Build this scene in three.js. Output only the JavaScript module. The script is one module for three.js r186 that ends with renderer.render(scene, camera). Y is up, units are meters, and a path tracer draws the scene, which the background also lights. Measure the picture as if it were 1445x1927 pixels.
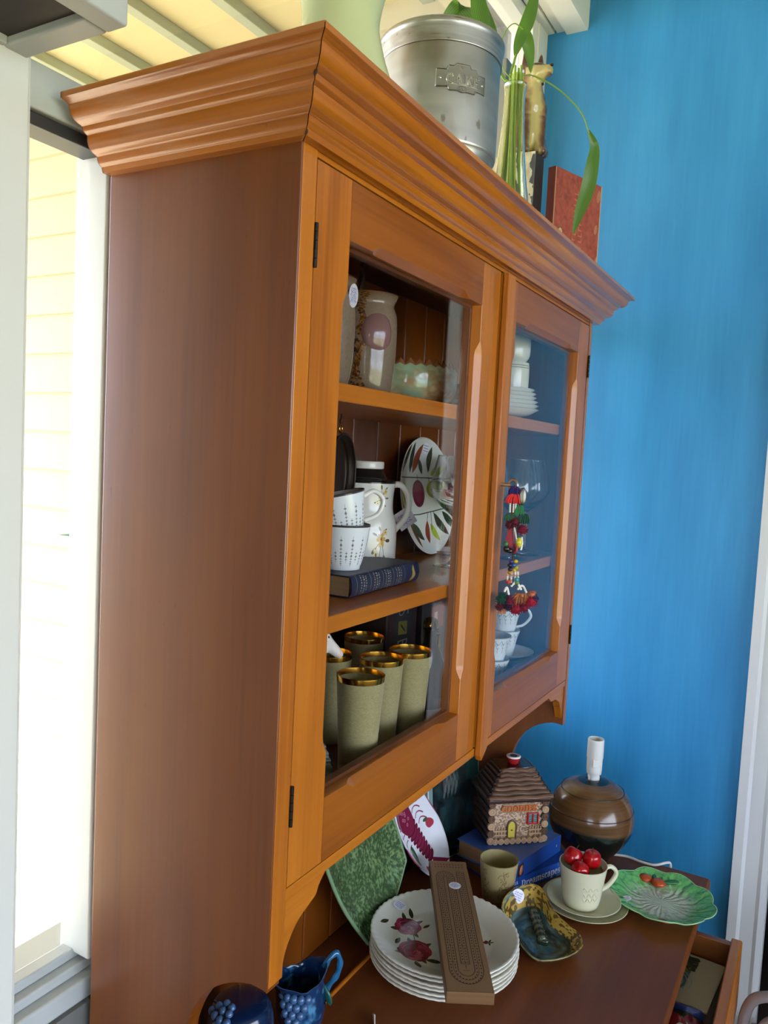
import * as THREE from 'three';
import { RoundedBoxGeometry } from 'three/addons/geometries/RoundedBoxGeometry.js';
import { TextGeometry } from 'three/addons/geometries/TextGeometry.js';
import { FontLoader } from 'three/addons/loaders/FontLoader.js';
import { mergeGeometries, mergeVertices, toCreasedNormals } from 'three/addons/utils/BufferGeometryUtils.js';
import { MarchingCubes } from 'three/addons/objects/MarchingCubes.js';

// ---------------------------------------------------------------- camera, sky, sun, exposure
const scene = new THREE.Scene();
const camera = new THREE.PerspectiveCamera(65.85, 1445 / 1927, 0.02, 200);
{
  const f = new THREE.Vector3(0.86794717, -0.07158653, -0.49147032).normalize();
  const u = new THREE.Vector3(0.03727052, 0.99615561, -0.07927738).normalize();
  const r = new THREE.Vector3().crossVectors(f, u).normalize();
  camera.position.set(-0.656376, 1.78, 0.485651);
  camera.quaternion.setFromRotationMatrix(new THREE.Matrix4().makeBasis(r, u, f.clone().negate()));
}
const sunDir = new THREE.Vector3(-0.38, 0.80, -0.46).normalize();
scene.background = new THREE.Color().setRGB(1.42, 1.64, 2.0); // bright hazy overcast
const sun = new THREE.DirectionalLight(0xfff2dc, 6);
sun.name = 'sun';
sun.position.copy(sunDir).multiplyScalar(12).add(new THREE.Vector3(0.5, 1, -1));
sun.target.position.set(0.5, 1, -1);
sun.castShadow = true;
sun.shadow.camera.left = sun.shadow.camera.bottom = -7;
sun.shadow.camera.right = sun.shadow.camera.top = 7;
sun.shadow.camera.far = 30;
sun.shadow.mapSize.set(2048, 2048);
scene.add(sun, sun.target);
const renderer = new THREE.WebGLRenderer({ antialias: true });
renderer.toneMapping = THREE.LinearToneMapping;
renderer.toneMappingExposure = 5.4;
renderer.shadowMap.enabled = true;

// ---------------------------------------------------------------- helpers
const V2 = (x, y) => new THREE.Vector2(x, y), V3 = (x, y, z) => new THREE.Vector3(x, y, z);
const hash = (x, y, s = 0) => { let h = Math.imul(x, 374761393) + Math.imul(y, 668265263) + Math.imul(s, 1442695041) | 0; h = Math.imul(h ^ (h >>> 13), 1274126177); return ((h ^ (h >>> 16)) >>> 0) / 4294967296; };
const sm = (t) => t * t * (3 - 2 * t), lerp = (a, b, t) => a + (b - a) * t, clamp = (x, a = 0, b = 1) => Math.min(b, Math.max(a, x));
function vnoise(x, y, s = 0, px = 1e9, py = 1e9) {
  const ix = Math.floor(x), iy = Math.floor(y), fx = sm(x - ix), fy = sm(y - iy), w = (a, p) => ((a % p) + p) % p;
  const x0 = w(ix, px), x1 = w(ix + 1, px), y0 = w(iy, py), y1 = w(iy + 1, py);
  return lerp(lerp(hash(x0, y0, s), hash(x1, y0, s), fx), lerp(hash(x0, y1, s), hash(x1, y1, s), fx), fy);
}
function fbm(x, y, s = 0, oct = 4, p = 1e9, q = 1e9) { let v = 0, a = 0.5, t = 0; for (let i = 0; i < oct; i++) { v += a * vnoise(x, y, s + i, p, q); t += a; a *= 0.5; x *= 2; y *= 2; p *= 2; q *= 2; } return v / t; }
let rngS = 7;
const rnd = () => { rngS = (rngS + 0x6d2b79f5) | 0; let t = Math.imul(rngS ^ (rngS >>> 15), 1 | rngS); t = (t + Math.imul(t ^ (t >>> 7), 61 | t)) ^ t; return ((t ^ (t >>> 14)) >>> 0) / 4294967296; };
function makeTex(w, h, fn, srgb = true) {
  const d = new Uint8Array(w * h * 4);
  for (let y = 0; y < h; y++) for (let x = 0; x < w; x++) {
    const c = fn((x + 0.5) / w, (y + 0.5) / h), o = (y * w + x) * 4;
    if (typeof c === 'number') d[o] = d[o + 1] = d[o + 2] = clamp(c) * 255; else { d[o] = clamp(c[0], 0, 255); d[o + 1] = clamp(c[1], 0, 255); d[o + 2] = clamp(c[2], 0, 255); }
    d[o + 3] = 255;
  }
  const t = new THREE.DataTexture(d, w, h, THREE.RGBAFormat);
  t.wrapS = t.wrapT = THREE.RepeatWrapping; t.magFilter = THREE.LinearFilter; t.minFilter = THREE.LinearFilter;
  if (srgb) t.colorSpace = THREE.SRGBColorSpace;
  t.needsUpdate = true;
  return t;
}
function canvasTex(w, h, draw, srgb = true) {
  const c = document.createElement('canvas'); c.width = w; c.height = h;
  const g = c.getContext('2d'); draw(g, w, h);
  const t = new THREE.CanvasTexture(c); if (srgb) t.colorSpace = THREE.SRGBColorSpace;
  t.wrapS = t.wrapT = THREE.RepeatWrapping;
  return t;
}
const hexRGB = (h) => [(h >> 16) & 255, (h >> 8) & 255, h & 255];
const mixC = (a, b, t) => [lerp(a[0], b[0], t), lerp(a[1], b[1], t), lerp(a[2], b[2], t)];
// grain runs along v; the tile is 0.5 m across and 1 m along
function woodTex(seed, dark, mid, light, streak = 1) {
  const D = hexRGB(dark), Mi = hexRGB(mid), L = hexRGB(light);
  return makeTex(512, 1024, (u, v) => {
    const warp = fbm(u * 4, v * 2, seed, 3, 4, 2) * 1.6 + fbm(u * 10, v * 4, seed + 9, 2, 10, 4) * 0.35;
    const ring = 0.5 + 0.5 * Math.sin((u * 5 + warp) * Math.PI * 2);
    const fine = fbm(u * 150, v * 6, seed + 20, 3, 150, 6), med = fbm(u * 36, v * 2, seed + 30, 3, 36, 2), blotch = fbm(u * 4, v * 5, seed + 40, 3, 4, 5);
    let t = 0.5 + (ring - 0.5) * 0.32 * streak + (fine - 0.5) * 0.55 * streak + (med - 0.5) * 0.4 * streak + (blotch - 0.5) * 0.32;
    let c = t < 0.5 ? mixC(D, Mi, clamp(t * 2)) : mixC(Mi, L, clamp(t * 2 - 1));
    const nick = vnoise(u * 60, v * 40, seed + 50, 60, 40); if (nick > 0.985) c = mixC(c, D, 0.6);
    return c;
  });
}
const mat = (color, roughness = 0.5, o = {}) => new THREE.MeshPhysicalMaterial({ color, roughness, ...o });
const glaze = (color, o = {}) => mat(color, 0.12, { ior: 1.55, ...o });
const varnish = (map, roughness = 0.36, o = {}) => mat(0xffffff, roughness, { map, bumpMap: map, bumpScale: 0.00025, clearcoat: 0.25, clearcoatRoughness: 0.16, ...o });

const taken = new Map();
function numbered(n) { const k = taken.get(n) || 0; taken.set(n, k + 1); return k ? n + '_' + String(k).padStart(3, '0') : n; }
function shadow(m) { m.castShadow = m.receiveShadow = true; return m; }
function thing(name, label, category, pos = [0, 0, 0], turn = 0, group) {
  const o = new THREE.Group(); o.name = numbered(name); scene.add(o); o.position.set(...pos); o.rotation.y = turn;
  o.userData = { label, category }; if (group) o.userData.group = group; return o;
}
function part(name, geo, m, parent, label) {
  const o = shadow(new THREE.Mesh(Array.isArray(geo) ? merge(geo) : geo, m)); o.name = name; parent.add(o);
  if (label) o.userData.label = label; return o;
}
function struct(name, geo, m, label) {
  const o = shadow(new THREE.Mesh(Array.isArray(geo) ? merge(geo) : geo, m)); o.name = name; scene.add(o); o.userData = { kind: 'structure' }; if (label) o.userData.label = label; return o;
}
function copy(src, pos, turn, label, group, name) {
  const o = src.clone(); o.name = numbered(name || src.name.replace(/_\d{3}$/, '')); scene.add(o); if (pos) o.position.set(...pos); if (turn !== undefined) o.rotation.set(0, turn, 0);
  o.userData = { ...src.userData, label: label || src.userData.label }; if (group) o.userData.group = group; return o;
}
function merge(list) {
  const l = list.map((g) => { let q = g.index ? g.toNonIndexed() : g; for (const k of Object.keys(q.attributes)) if (!['position', 'normal', 'uv'].includes(k)) q.deleteAttribute(k); if (!q.attributes.uv) q.setAttribute('uv', new THREE.BufferAttribute(new Float32Array(q.attributes.position.count * 2), 2)); if (!q.attributes.normal) q.computeVertexNormals(); q.morphAttributes = {}; return q; });
  return l.length === 1 ? l[0] : mergeGeometries(l);
}
// uv in metres of a wood tile (0.5 m across, 1 m along), grain along the given axis
function grainUV(g, axis = 'y', off = 0) {
  g = g.index ? g.toNonIndexed() : g; const p = g.attributes.position; g.computeBoundingBox && 0;
  const n = g.attributes.normal, uv = new Float32Array(p.count * 2), A = { x: 0, y: 1, z: 2 }[axis];
  for (let i = 0; i < p.count; i += 3) {
    const nn = [0, 0, 0]; for (let k = 0; k < 3; k++) { nn[0] += n.getX(i + k); nn[1] += n.getY(i + k); nn[2] += n.getZ(i + k); }
    const an = nn.map(Math.abs), m = an.indexOf(Math.max(...an));
    for (let k = 0; k < 3; k++) {
      const q = [p.getX(i + k), p.getY(i + k), p.getZ(i + k)], rest = [0, 1, 2].filter((a) => a !== A && a !== m);
      const along = m === A ? q[(A + 1) % 3] * 0.2 : q[A], across = m === A ? q[(A + 2) % 3] : q[rest[0]];
      uv[(i + k) * 2] = across * 2 + off; uv[(i + k) * 2 + 1] = along + off * 1.7;
    }
  }
  g.setAttribute('uv', new THREE.BufferAttribute(uv, 2)); return g;
}
function box(w, h, d, x = 0, y = 0, z = 0, r = 0.002, axis, off = 0) {
  const g = r > 0 ? new RoundedBoxGeometry(w, h, d, 1, Math.min(r, w / 2.01, h / 2.01, d / 2.01)) : new THREE.BoxGeometry(w, h, d); g.translate(x, y, z);
  return axis ? grainUV(g, axis, off) : g;
}
// a box given by its two corners
const bx = (x0, x1, y0, y1, z0, z1, r = 0.002, axis, off) => box(x1 - x0, y1 - y0, z1 - z0, (x0 + x1) / 2, (y0 + y1) / 2, (z0 + z1) / 2, r, axis, off);
const lathe = (pts, seg = 64) => new THREE.LatheGeometry(pts.map(([r, y]) => V2(Math.max(r, 0), y)), seg);
function smoothPts(pts, n = 40) { const ly = Math.min(...pts.map((p) => p[1])), hy = Math.max(...pts.map((p) => p[1])); return new THREE.SplineCurve(pts.map(([a, b]) => V2(a, b))).getPoints(n).map((p) => [Math.max(p.x, 0), clamp(p.y, ly, hy)]); }
function plainUV(g, u = 0.002, v = 0.002) { const c = g.attributes.position.count, a = new Float32Array(c * 2); for (let i = 0; i < c; i++) { a[2 * i] = u; a[2 * i + 1] = v; } g.setAttribute('uv', new THREE.BufferAttribute(a, 2)); return g; }
const shell = (outer, inner, seg = 64) => merge([lathe(outer, seg), plainUV(lathe(inner, seg))]);
function tube(pts, r = 0.003, closed = false, seg = 48, rs = 10) { return new THREE.TubeGeometry(new THREE.CatmullRomCurve3(pts.map((p) => (p.isVector3 ? p : V3(...p))), closed), seg, r, rs, closed); }
// tube whose radius changes along its length: rf(t) gives [side, up]
function taper(pts, rf, seg = 40, rs = 10, ref = V3(0, 0, 1)) {
  const c = new THREE.CatmullRomCurve3(pts.map((p) => V3(...p))), pos = [], uv = [], idx = [];
  for (let i = 0; i <= seg; i++) {
    const t = i / seg, P = c.getPointAt(t), T = c.getTangentAt(t), S = V3().crossVectors(T, ref).normalize(), U = V3().crossVectors(S, T).normalize(); let q = rf(t); if (!Array.isArray(q)) q = [q, q];
    for (let j = 0; j <= rs; j++) { const a = (j / rs) * Math.PI * 2; const v = P.clone().addScaledVector(S, Math.cos(a) * q[0]).addScaledVector(U, Math.sin(a) * q[1]); pos.push(v.x, v.y, v.z); uv.push(j / rs, t); }
  }
  for (let i = 0; i < seg; i++) for (let j = 0; j < rs; j++) { const a = i * (rs + 1) + j, b = a + rs + 1; idx.push(a, a + 1, b, b, a + 1, b + 1); }
  for (const [base, flip] of [[0, 0], [seg * (rs + 1), 1]]) { const P = c.getPointAt(base ? 1 : 0), k = pos.length / 3; pos.push(P.x, P.y, P.z); uv.push(0.5, 0.5); for (let j = 0; j < rs; j++) flip ? idx.push(k, base + j, base + j + 1) : idx.push(k, base + j + 1, base + j); }
  const g = new THREE.BufferGeometry(); g.setAttribute('position', new THREE.Float32BufferAttribute(pos, 3)); g.setAttribute('uv', new THREE.Float32BufferAttribute(uv, 2)); g.setIndex(idx); g.computeVertexNormals(); return g;
}
function shapeOf(pts) { const s = new THREE.Shape(); pts.forEach(([x, y], i) => (i ? s.lineTo(x, y) : s.moveTo(x, y))); return s; }
function ext(pts, depth, bevel = 0, curveSeg = 8) { return new THREE.ExtrudeGeometry(Array.isArray(pts) ? shapeOf(pts) : pts, { depth, bevelEnabled: bevel > 0, bevelSize: bevel, bevelThickness: bevel, bevelOffset: -bevel, bevelSegments: 2, curveSegments: curveSeg }); }
const T = (g, x, y, z, rx = 0, ry = 0, rz = 0, s = 1) => { const o = new THREE.Object3D(); o.position.set(x, y, z); o.rotation.set(rx, ry, rz); Array.isArray(s) ? o.scale.set(...s) : o.scale.setScalar(s); o.updateMatrix(); return g.clone().applyMatrix4(o.matrix); };
const ball = (r, x, y, z, sx = 1, sy = 1, sz = 1, w = 14, h = 10) => T(new THREE.SphereGeometry(r, w, h), x, y, z, 0, 0, 0, [sx, sy, sz]);
const grid = (pts, uvs) => { // pts[i][j] -> smooth surface
  const pos = [], uv = [], idx = [], n = pts.length, m = pts[0].length;
  pts.forEach((row, i) => row.forEach((p, j) => { pos.push(...p); uv.push(...(uvs ? uvs(i / (n - 1), j / (m - 1), p) : [j / (m - 1), i / (n - 1)])); }));
  for (let i = 0; i < n - 1; i++) for (let j = 0; j < m - 1; j++) { const a = i * m + j, b = a + m; idx.push(a, b, a + 1, b, b + 1, a + 1); }
  const g = new THREE.BufferGeometry(); g.setAttribute('position', new THREE.Float32BufferAttribute(pos, 3)); g.setAttribute('uv', new THREE.Float32BufferAttribute(uv, 2)); g.setIndex(idx); g.computeVertexNormals(); return g;
};
// one continuous surface round tapered bones [ax,ay,az, bx,by,bz, ra, rb]
function blob(bones, lo, hi, res, k = 0.012, colorOf) {
  const size = Math.max(hi[0] - lo[0], hi[1] - lo[1], hi[2] - lo[2]), c = lo.map((v, i) => (v + hi[i]) / 2), mc = new MarchingCubes(res, new THREE.MeshBasicMaterial(), false, false, 120000);
  mc.isolation = 0; const N = mc.size;
  for (let z = 0; z < N; z++) for (let y = 0; y < N; y++) for (let x = 0; x < N; x++) {
    const p = [x, y, z].map((q, i) => c[i] + ((q - N / 2) / (N / 2)) * size / 2); let d = 1;
    for (const [ax, ay, az, bxx, by, bz, ra, rb, sx = 1] of bones) {
      const dx = bxx - ax, dy = by - ay, dz = bz - az, L = dx * dx + dy * dy + dz * dz; const t = L ? clamp(((p[0] - ax) * dx + (p[1] - ay) * dy + (p[2] - az) * dz) / L) : 0;
      const e = Math.hypot((p[0] - ax - dx * t) / sx, p[1] - ay - dy * t, p[2] - az - dz * t) - lerp(ra, rb, t), h = clamp(0.5 + (0.5 * (d - e)) / k); d = lerp(d, e, h) - k * h * (1 - h);
    }
    mc.field[x + y * N + z * N * N] = -d;
  }
  mc.update(); const n = mc.count, P = new Float32Array(n * 3), Nn = new Float32Array(n * 3);
  for (let i = 0; i < n; i++) for (let a = 0; a < 3; a++) { P[i * 3 + a] = c[a] + mc.positionArray[i * 3 + a] * size / 2; Nn[i * 3 + a] = mc.normalArray[i * 3 + a]; }
  let g = new THREE.BufferGeometry(); g.setAttribute('position', new THREE.BufferAttribute(P, 3)); g.setAttribute('normal', new THREE.BufferAttribute(Nn, 3));
  g.deleteAttribute('normal'); g = mergeVertices(g, 1e-5); g.computeVertexNormals();
  if (colorOf) { const q = g.attributes.position, col = new Float32Array(q.count * 3), cc = new THREE.Color(); for (let i = 0; i < q.count; i++) { const r = colorOf(q.getX(i), q.getY(i), q.getZ(i)); cc.setRGB(r[0] / 255, r[1] / 255, r[2] / 255, THREE.SRGBColorSpace); col.set([cc.r, cc.g, cc.b], i * 3); } g.setAttribute('color', new THREE.BufferAttribute(col, 3)); }
  g.setAttribute('uv', new THREE.BufferAttribute(new Float32Array(g.attributes.position.count * 2), 2)); return g;
}
const font = await new FontLoader().loadAsync('fonts/droid/droid_serif_bold.typeface.json');
const fontSans = await new FontLoader().loadAsync('fonts/droid/droid_sans_bold.typeface.json');
const text3 = (s, size, depth, f = font) => { const g = new TextGeometry(s, { font: f, size, depth, curveSegments: 3, bevelEnabled: true, bevelSize: size * 0.03, bevelThickness: size * 0.04, bevelSegments: 1 }); g.computeBoundingBox(); const b = g.boundingBox; g.translate(-(b.min.x + b.max.x) / 2, -(b.min.y + b.max.y) / 2, 0); return g; };

// ---------------------------------------------------------------- shared materials
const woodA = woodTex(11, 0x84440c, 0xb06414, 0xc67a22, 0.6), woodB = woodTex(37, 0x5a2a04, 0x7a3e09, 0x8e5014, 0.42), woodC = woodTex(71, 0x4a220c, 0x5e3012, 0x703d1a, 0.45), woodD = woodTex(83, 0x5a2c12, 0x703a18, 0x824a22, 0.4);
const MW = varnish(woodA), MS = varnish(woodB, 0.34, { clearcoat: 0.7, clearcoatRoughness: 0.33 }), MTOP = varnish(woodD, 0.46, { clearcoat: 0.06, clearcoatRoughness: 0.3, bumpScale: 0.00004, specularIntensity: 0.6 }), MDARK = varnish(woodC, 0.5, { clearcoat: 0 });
const paneGlass = mat(0xffffff, 0.0, { transmission: 1, thickness: 0, ior: 1.36 });
const clearGlass = mat(0xffffff, 0.0, { transmission: 1, thickness: 0.002, ior: 1.48 });
const whiteGlaze = glaze(0xe9e6df), creamGlaze = glaze(0xd9d2b4), steel = mat(0xb9b6b0, 0.3, { metalness: 1 }), darkMetal = mat(0x2a2421, 0.4, { metalness: 0.8 }), gold = mat(0xd9a441, 0.18, { metalness: 1 });
const stickerTex = canvasTex(128, 128, (g) => { g.fillStyle = '#eeeaf4'; g.fillRect(0, 0, 128, 128); g.strokeStyle = '#4f55b8'; g.lineWidth = 3; for (let i = 0; i < 4; i++) { g.beginPath(); for (let x = 22; x < 106; x += 5) g.lineTo(x, 34 + i * 20 + Math.sin(x * 0.7 + i * 2) * 5 + Math.sin(x * 0.31 + i) * 4); g.stroke(); } });
const stickerMat = mat(0xffffff, 0.6, { map: stickerTex });
const sticker = (r = 0.012) => { const g = new THREE.CylinderGeometry(r, r, 0.0006, 32); return g; };

// ---------------------------------------------------------------- the room
const XW = 1.46, ZB = -0.285, XL = -2.7, ZF = 2.5, HC = 3.22;
const plaster = makeTex(256, 256, (u, v) => 0.5 + (fbm(u * 40, v * 40, 3, 3, 40, 40) - 0.5) * 0.5 + (fbm(u * 160, v * 20, 8, 2, 160, 20) - 0.5) * 0.5, false);
const blueTex = makeTex(512, 512, (u, v) => { const n = fbm(u * 7, v * 3, 5, 4, 7, 3), s = fbm(u * 90, v * 8, 6, 2, 90, 8); return mixC([38, 122, 176], [54, 142, 196], clamp(0.5 + (n - 0.5) * 1.1 + (s - 0.5) * 0.35)); });
const blueMat = mat(0xffffff, 0.42, { map: blueTex, bumpMap: plaster, bumpScale: 0.0006 });
const wallMat = mat(0xdcdcd8, 0.7, { bumpMap: plaster, bumpScale: 0.0006 }), whitePaint = mat(0xd6d5cc, 0.4), greyPaint = mat(0xb9bcb4, 0.45), ceilMat = mat(0xdedacd, 0.8);
const floorTex = woodTex(91, 0x3a2413, 0x553620, 0x6c482c);
const metreUV = (g) => { const n = g.toNonIndexed ? (g.index ? g.toNonIndexed() : g) : g; return grainUV(n, 'y'); };
struct('floor', grainUV(box(XW - XL + 0.4, 0.1, ZF - ZB + 0.4, (XW + XL) / 2, -0.05, (ZF + ZB) / 2, 0), 'x'), varnish(floorTex, 0.55, { clearcoat: 0 }));
struct('ceiling', box(XW - XL + 0.4, 0.1, ZF - ZB + 0.3, (XW + XL) / 2, HC + 0.05, (ZF + ZB) / 2 + 0.03, 0), ceilMat);
struct('wall_back', [
  bx(XL, XW, 0, 1.07, -0.42, ZB, 0, 'y'), bx(XL, XW, 2.95, HC, -0.42, ZB, 0, 'y'), bx(XL, -0.105, 1.07, 2.95, -0.42, ZB, 0, 'y'), bx(1.405, XW, 1.07, 2.95, -0.42, ZB, 0, 'y')], mat(0x6b6c68, 0.7, { bumpMap: plaster, bumpScale: 0.0006 }));
struct('wall_right', [bx(XW, XW + 0.1, 0, HC, -0.42, 0.419, 0, 'y'), bx(XW, XW + 0.1, 2.62, HC, 0.419, 1.25, 0, 'y'), bx(XW, XW + 0.1, 0, HC, 1.25, ZF, 0, 'y')], blueMat, 'blue painted wall');
struct('wall_left', [bx(XL - 0.1, XL, 0, 0.7, ZB, ZF, 0), bx(XL - 0.1, XL, 2.2, HC, ZB, ZF, 0), bx(XL - 0.1, XL, 0.7, 2.2, ZB, 0.45, 0), bx(XL - 0.1, XL, 0.7, 2.2, 1.5, ZF, 0)], wallMat);
struct('wall_front', [bx(XL, XW, 0, 0.9, ZF, ZF + 0.1, 0), bx(XL, XW, 2.55, HC, ZF, ZF + 0.1, 0), bx(XL, -2.1, 0.9, 2.55, ZF, ZF + 0.1, 0), bx(0.9, XW, 0.9, 2.55, ZF, ZF + 0.1, 0)], wallMat);
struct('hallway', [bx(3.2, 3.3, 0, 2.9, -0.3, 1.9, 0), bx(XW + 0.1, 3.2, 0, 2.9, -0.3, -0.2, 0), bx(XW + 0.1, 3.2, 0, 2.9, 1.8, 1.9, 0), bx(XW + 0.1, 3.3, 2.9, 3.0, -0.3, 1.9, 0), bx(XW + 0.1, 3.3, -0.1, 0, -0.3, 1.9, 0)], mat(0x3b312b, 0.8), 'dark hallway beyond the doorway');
// doorway trim
{
  const prof = [[0, 0], [0.022, 0], [0.024, 0.012], [0.02, 0.02], [0.02, 0.05], [0.026, 0.058], [0.026, 0.079], [0, 0.079]];   // thickness, width
  const leg = ext(prof.map(([t, w]) => [-t, w]), 2.62); leg.rotateX(-Math.PI / 2); // now along y, width to -z
  const a = T(leg, XW, 0, 0.419), b = T(leg.clone().scale(1, 1, -1), XW, 0, 1.25);
  const top = bx(XW - 0.024, XW, 2.62, 2.70, 0.34, 1.329, 0.003);
  const d = struct('door_1', [a, b, top, bx(XW, XW + 0.1, 0, 2.62, 0.405, 0.421, 0), bx(XW, XW + 0.1, 0, 2.62, 1.248, 1.264, 0)], mat(0xcfcfd0, 0.35), 'white doorway trim');
  d.material.side = THREE.DoubleSide;
}
// the tall window behind the dresser
{
  const w = new THREE.Group(); w.name = 'window_1'; w.userData = { kind: 'structure', label: 'white framed window with a transom bar' }; scene.add(w);
  const Z0 = -0.345, Z1 = -0.29;
  part('frame', [bx(-0.108, -0.098, 1.07, 2.95, Z0, ZB, 0.002), bx(1.36, 1.406, 1.07, 2.95, Z0, ZB, 0.002), bx(-0.1, 1.4, 2.9, 2.95, Z0, Z1, 0.002)], whitePaint, w);
  part('casing', [bx(-0.165, -0.105, 1.0, 2.98, ZB - 0.002, ZB + 0.008, 0.003), bx(1.39, 1.459, 1.0, 2.93, ZB - 0.002, ZB + 0.006, 0.003)], whitePaint, w);
  part('transom', bx(-0.1, 1.4, 2.132, 2.182, Z0, Z1, 0.003), greyPaint, w);
  part('track', bx(-0.1, 1.4, 2.117, 2.131, Z0 + 0.01, Z1 - 0.006, 0.002), mat(0x4d4f4f, 0.4, { metalness: 0.6 }), w);
  part('mullion', bx(0.009, 0.055, 1.12, 2.132, Z0, Z1, 0.003), whitePaint, w);
  part('sill', [bx(-0.1, 1.4, 1.07, 1.098, -0.42, -0.29, 0.004), bx(-0.1, 1.4, 1.098, 1.112, Z0, -0.305, 0.003), bx(-0.1, 1.4, 1.112, 1.126, -0.34, -0.318, 0.003)], mat(0xb4b8b6, 0.35), w);
  part('post', bx(1.222, 1.262, 2.182, 2.77, -0.335, -0.295, 0.004), mat(0x8f918c, 0.35, { metalness: 0.7 }), w);
    part('pane', bx(-0.1, 0.01, 1.12, 2.12, -0.322, -0.32, 0), paneGlass, w);
  part('pane', bx(0.05, 1.36, 1.12, 2.12, -0.322, -0.32, 0), paneGlass, w);
  part('pane', bx(-0.1, 1.36, 2.18, 2.9, -0.322, -0.32, 0), paneGlass, w);
}
// other daylight openings of the room
const winFrame = (n, horizontal, a, b, at, y0, y1) => {
  const w = new THREE.Group(); w.name = n; w.userData = { kind: 'structure' }; scene.add(w); const m = (a + b) / 2;
  const bar = (p, q, y, Y) => (horizontal ? bx(p, q, y, Y, at - 0.03, at + 0.03, 0) : bx(at - 0.03, at + 0.03, y, Y, p, q, 0));
  part('frame', [bar(a, a + 0.06, y0, y1), bar(b - 0.06, b, y0, y1), bar(m - 0.03, m + 0.03, y0, y1), bar(a, b, y0, y0 + 0.06), bar(a, b, y1 - 0.06, y1), bar(a, b, y1 - 0.55, y1 - 0.51)], whitePaint, w);
};
winFrame('window_2', false, 0.45, 1.5, XL - 0.05, 0.7, 2.2); winFrame('window_3', true, -2.1, 0.9, ZF + 0.05, 0.9, 2.55);
// boxed bulkhead with a brown underside, white soffit over the window
struct('trim_1', [bx(-1.2, -0.108, 2.172, 2.9, -0.158, -0.13, 0.003), bx(-0.136, -0.108, 2.172, 2.9, ZB, -0.158, 0.003), bx(-1.2, -0.136, 2.172, 2.19, ZB, -0.27, 0.002), bx(-1.2, -1.17, 2.172, 2.9, ZB, -0.158, 0.002)], mat(0xb9b9b3, 0.4), 'grey white boxed bulkhead');
struct('trim_2', bx(-1.19, -0.13, 2.18, 2.2, ZB, -0.15, 0), mat(0x33231c, 0.6), 'dark brown bulkhead underside');
{
  const prof = [[-0.285, 2.93], [-0.262, 2.93], [-0.262, 2.938], [-0.255, 2.938], [-0.255, 2.93], [-0.232, 2.93], [-0.228, 2.92], [-0.172, 2.92], [-0.17, 2.93], [-0.17, HC], [-0.285, HC]];
  const g = ext(prof.map(([z, y]) => [-z, y]), 2.6); g.rotateY(Math.PI / 2); g.translate(XW - 2.6, 0, 0);
  const s = struct('trim_3', g, mat(0xe2dfcf, 0.5), 'white soffit over the window');
  for (const [x, z] of [[1.22, -0.2], [1.1, -0.2], [1.16, -0.2]]) part('stud', ball(0.012, x, 2.92, z, 1, 0.3, 1), s.material, s);
}
// ---------------------------------------------------------------- outside
struct('ground', bx(-12, 12, -0.3, -0.2, -14, -0.42, 0), mat(0xa8a294, 0.9));
struct('lawn', [bx(-40, XL - 0.1, -0.35, -0.25, -0.42, 40, 0), bx(XL - 0.1, 40, -0.35, -0.25, ZF + 0.1, 40, 0), bx(-40, -12, -0.35, -0.25, -40, -0.42, 0)], mat(0x979878, 0.95), 'sunlit lawn outside');
struct('eaves', [bx(XL - 0.1, XW + 0.1, 2.62, 2.7, ZF + 0.1, ZF + 1.3, 0), bx(XL - 1.2, XL - 0.1, 2.5, 2.58, -0.42, ZF + 2.3, 0)], mat(0x77776c, 0.8));
{
  const yellow = mat(0xb5aa8a, 0.8), w = new THREE.Group(); w.name = 'wall_outside'; w.userData = { kind: 'structure', label: 'cream weatherboard wall outside the window' }; scene.add(w);
  part('wall', bx(1.46, 1.56, -0.2, 3.3, -3.9, -0.42, 0), yellow, w);
  const prof = [[0, 0], [0.024, 0], [0.004, 0.16], [0, 0.16]];
  const pg = ext(prof.map(([t, y]) => [-t, y]), 3.45);
  for (let i = -1; i < 21; i++) part('board', T(pg, 1.46, 0.1195 + i * 0.1537, -3.87), yellow, w);
  part('corner_trim', bx(1.43, 1.5, -0.2, 3.2, -3.93, -3.86, 0.003), whitePaint, w);
  const r = new THREE.Group(); r.name = 'verandah_roof'; r.userData = { kind: 'structure', label: 'pale yellow verandah ceiling with battens' }; scene.add(r);
  const sheet = mat(0xc4b686, 0.7, { transmission: 0.05, thickness: 0 });
  for (let i = 0; i < 9; i++) part('sheet', bx(-6.72 + i * 0.93, -6.72 + i * 0.93 + 0.95, 3.12 + (i % 2) * 0.007, 3.126 + (i % 2) * 0.007, -3.6, -0.42, 0), sheet, r);
  for (const z of [-0.64, -0.92, -1.2, -1.48, -1.76, -2.04, -2.4, -2.8, -3.2]) part('batten', bx(-6.7, 1.6, 3.085, 3.12, z - 0.02, z + 0.02, 0.003), mat(0x9a9d84, 0.6), r);
}

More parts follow.
